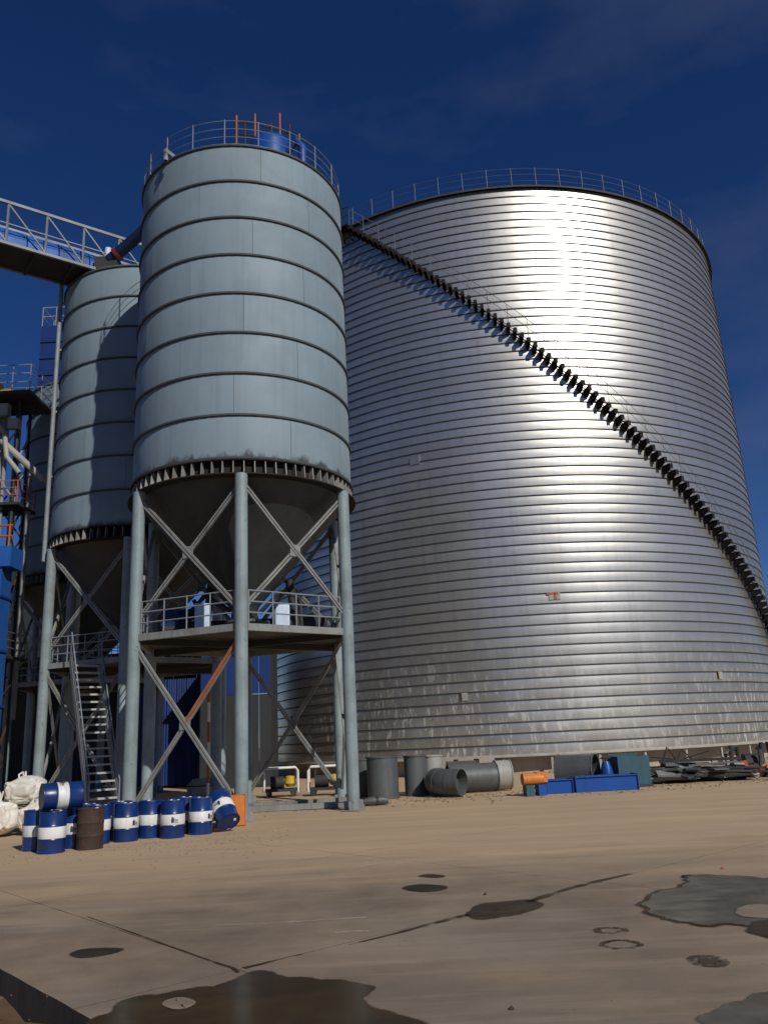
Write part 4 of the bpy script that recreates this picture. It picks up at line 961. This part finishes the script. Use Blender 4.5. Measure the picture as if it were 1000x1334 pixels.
# piles of bars and plates
rnd = random.Random(5)
sp = thing('scrap_pile', 'low pile of dark steel bars and offcut plates right of the blue trough', 'scrap pile', (9.0, 26.2, 0))
for k in range(46):
    a = rnd.uniform(-0.35, 0.3); L = rnd.uniform(0.9, 2.6); x, y = rnd.uniform(-1.3, 1.3), rnd.uniform(-0.8, 0.7)
    z = 0.05 + 0.62 * rnd.random() * max(0.15, 1 - abs(x) / 1.9)
    d = Vector((math.cos(a), math.sin(a), rnd.uniform(-0.06, 0.06))) * L / 2
    p = Vector((x, y, z)); ob('bar', MB().beam(p - d, p + d, rnd.choice((0.05, 0.1, 0.3)), rnd.choice((0.03, 0.05, 0.09))), rnd.choice((M_DUCT, M_DARK, M_BRACE, M_DARK)), sp)
for k in range(26):
    x, y = rnd.uniform(-1.5, 1.5), rnd.uniform(-0.8, 0.6); s = rnd.uniform(0.25, 0.6)
    ob('plate', MB().box((x, y, 0.08 + 0.30 * rnd.random()), (s, s * 0.8, 0.05), Matrix.Rotation(rnd.uniform(-0.4, 0.4), 3, 'X') @ Matrix.Rotation(rnd.random() * 3, 3, 'Z')), rnd.choice((M_DUCT, M_PLATE, M_BRACE)), sp)
for k, (x0, z0, x1, z1) in enumerate(((-0.9, 0.5, -0.4, 1.0), (-0.5, 0.5, 0.1, 0.9), (-1.2, 0.75, 0.6, 0.62))):
    ob('bent_rod', MB().path([(x0, 0.2, z0), ((x0 + x1) / 2, 0.25, z1), (x1, 0.2, z0 + 0.1)], 0.03, 6), M_DARK, sp)
rp_ = thing('rubble_pile', 'reddish brown rubble and broken brick heap at the right edge', 'rubble', (10.9, 26.9, 0))
for k in range(60):
    r = rnd.random() ** 0.5; a = rnd.random() * 2 * PI; s = rnd.uniform(0.10, 0.26)
    x, y = 1.3 * r * math.cos(a), 0.7 * r * math.sin(a)
    rot = Matrix.Rotation(rnd.random() * 3, 3, 'X') @ Matrix.Rotation(rnd.random() * 3, 3, 'Z')
    ob('lump', MB().box((x, y, 0.05 + 0.35 * (1 - r) * rnd.random()), (s * 1.3, s, s * 0.7), rot), rnd.choice((M_RUST, M_ORANGE, M_CONC, M_RUST, M_RUST)), rp_)
mc = thing('pipe_fittings', 'tangle of dark pipe fittings and a motor at the right edge', 'fittings', (12.0, 28.6, 0))
ob('motor', MB().tube((-0.5, 0, 0.35), (0.1, 0, 0.35), 0.28, 14).box((-0.2, 0, 0.06), (0.7, 0.4, 0.12)), M_DARK, mc, smooth=False)
for k in range(7):
    x, y = rnd.uniform(-1.1, 1.0), rnd.uniform(-0.5, 0.5)
    ob('fitting', MB().path([(x, y, 0.1), (x + 0.05, y, 0.6 + 0.4 * rnd.random()), (x + rnd.uniform(-0.4, 0.4), y, 0.75)], 0.07, 8), rnd.choice((M_DARK, M_DUCT)), mc, smooth=True)
# small scraps on the yard
for i, (x, y, lb) in enumerate(((0.86, 9.37, 'small brown stone on the concrete above the middle puddle'), (3.69, 10.26, 'small rust-red fragment on the concrete above the right puddle'), (0.62, 5.6, 'small orange fragment on the concrete near the bottom edge'))):
    mb = MB(); n = 7
    V = [(0.035 * math.cos(2 * PI * k / n) * (0.7 + 0.5 * rnd.random()), 0.03 * math.sin(2 * PI * k / n) * (0.7 + 0.5 * rnd.random()), 0.012 * rnd.random()) for k in range(n)] + [(0.004, 0, 0.035)]
    V = [tuple(c_ * 0.7 for c_ in v_) for v_ in V]; mb.add(V, [(k, (k + 1) % n, n) for k in range(n)] + [tuple(range(n - 1, -1, -1))])
    tag(ob('fragment', mb, M_RUST if i != 1 else M_ORANGE, None, (x, y, 0.0)), lb, 'fragment', 'litter on the yard')
# grey board by the right leg
gb = thing('grey_bundle', 'small blue-grey wrapped bundle on the ground right of the right leg', 'bundle', (-0.55, 22.6, 0), 0.2)
ob('roll', MB().path([(-0.35, 0, 0.1), (-0.2, 0, 0.11), (0.15, 0.02, 0.12), (0.3, 0, 0.1)], [0.07, 0.11, 0.12, 0.08], 10), M_DUCT, gb, smooth=True)
ob('strap', MB().path([(-0.03, 0.01, 0.115), (0.03, 0.01, 0.117)], 0.125, 10), M_DARK, gb)

# ------------------------------------------------------------------ loose grit swept along the yard
gr = MB(); rg = random.Random(21)
def pebble(x, y, r):
    n = 5; V = [(x + r * math.cos(2 * PI * k / n + r * 900) * rg.uniform(0.7, 1.2), y + r * math.sin(2 * PI * k / n + r * 900) * rg.uniform(0.7, 1.2), -0.004 + r * 0.3 * rg.random()) for k in range(n)]
    V.append((x + r * rg.uniform(-0.2, 0.2), y, r * rg.uniform(0.5, 0.9)))
    gr.add(V, [(k, (k + 1) % n, n) for k in range(n)])
for k in range(900):
    t = rg.random(); pebble(-8 + 20 * t + rg.gauss(0, 0.6), 22.3 + 3.5 * t + rg.gauss(0, 0.9), rg.uniform(0.012, 0.05))
for k in range(500): pebble(rg.uniform(-7, -2), 15.2 + rg.gauss(0, 1.0) + 1.2 * rg.random(), rg.uniform(0.008, 0.022))
for k in range(420):
    y = rg.uniform(5.3, 14); pebble(rg.uniform(-0.48, 0.48) * y, y, rg.uniform(0.003, 0.010))
for k in range(150):
    b = rg.uniform(-3, 8); p = ab(EDGE + 0.05 + abs(rg.gauss(0, 0.12)), b); pebble(p.x, p.y, rg.uniform(0.003, 0.010))
go = ob('loose_grit', gr, M_GRIT); go['kind'] = 'stuff'; go['label'] = 'loose grit and small stones scattered on the concrete yard'; go['category'] = 'grit'
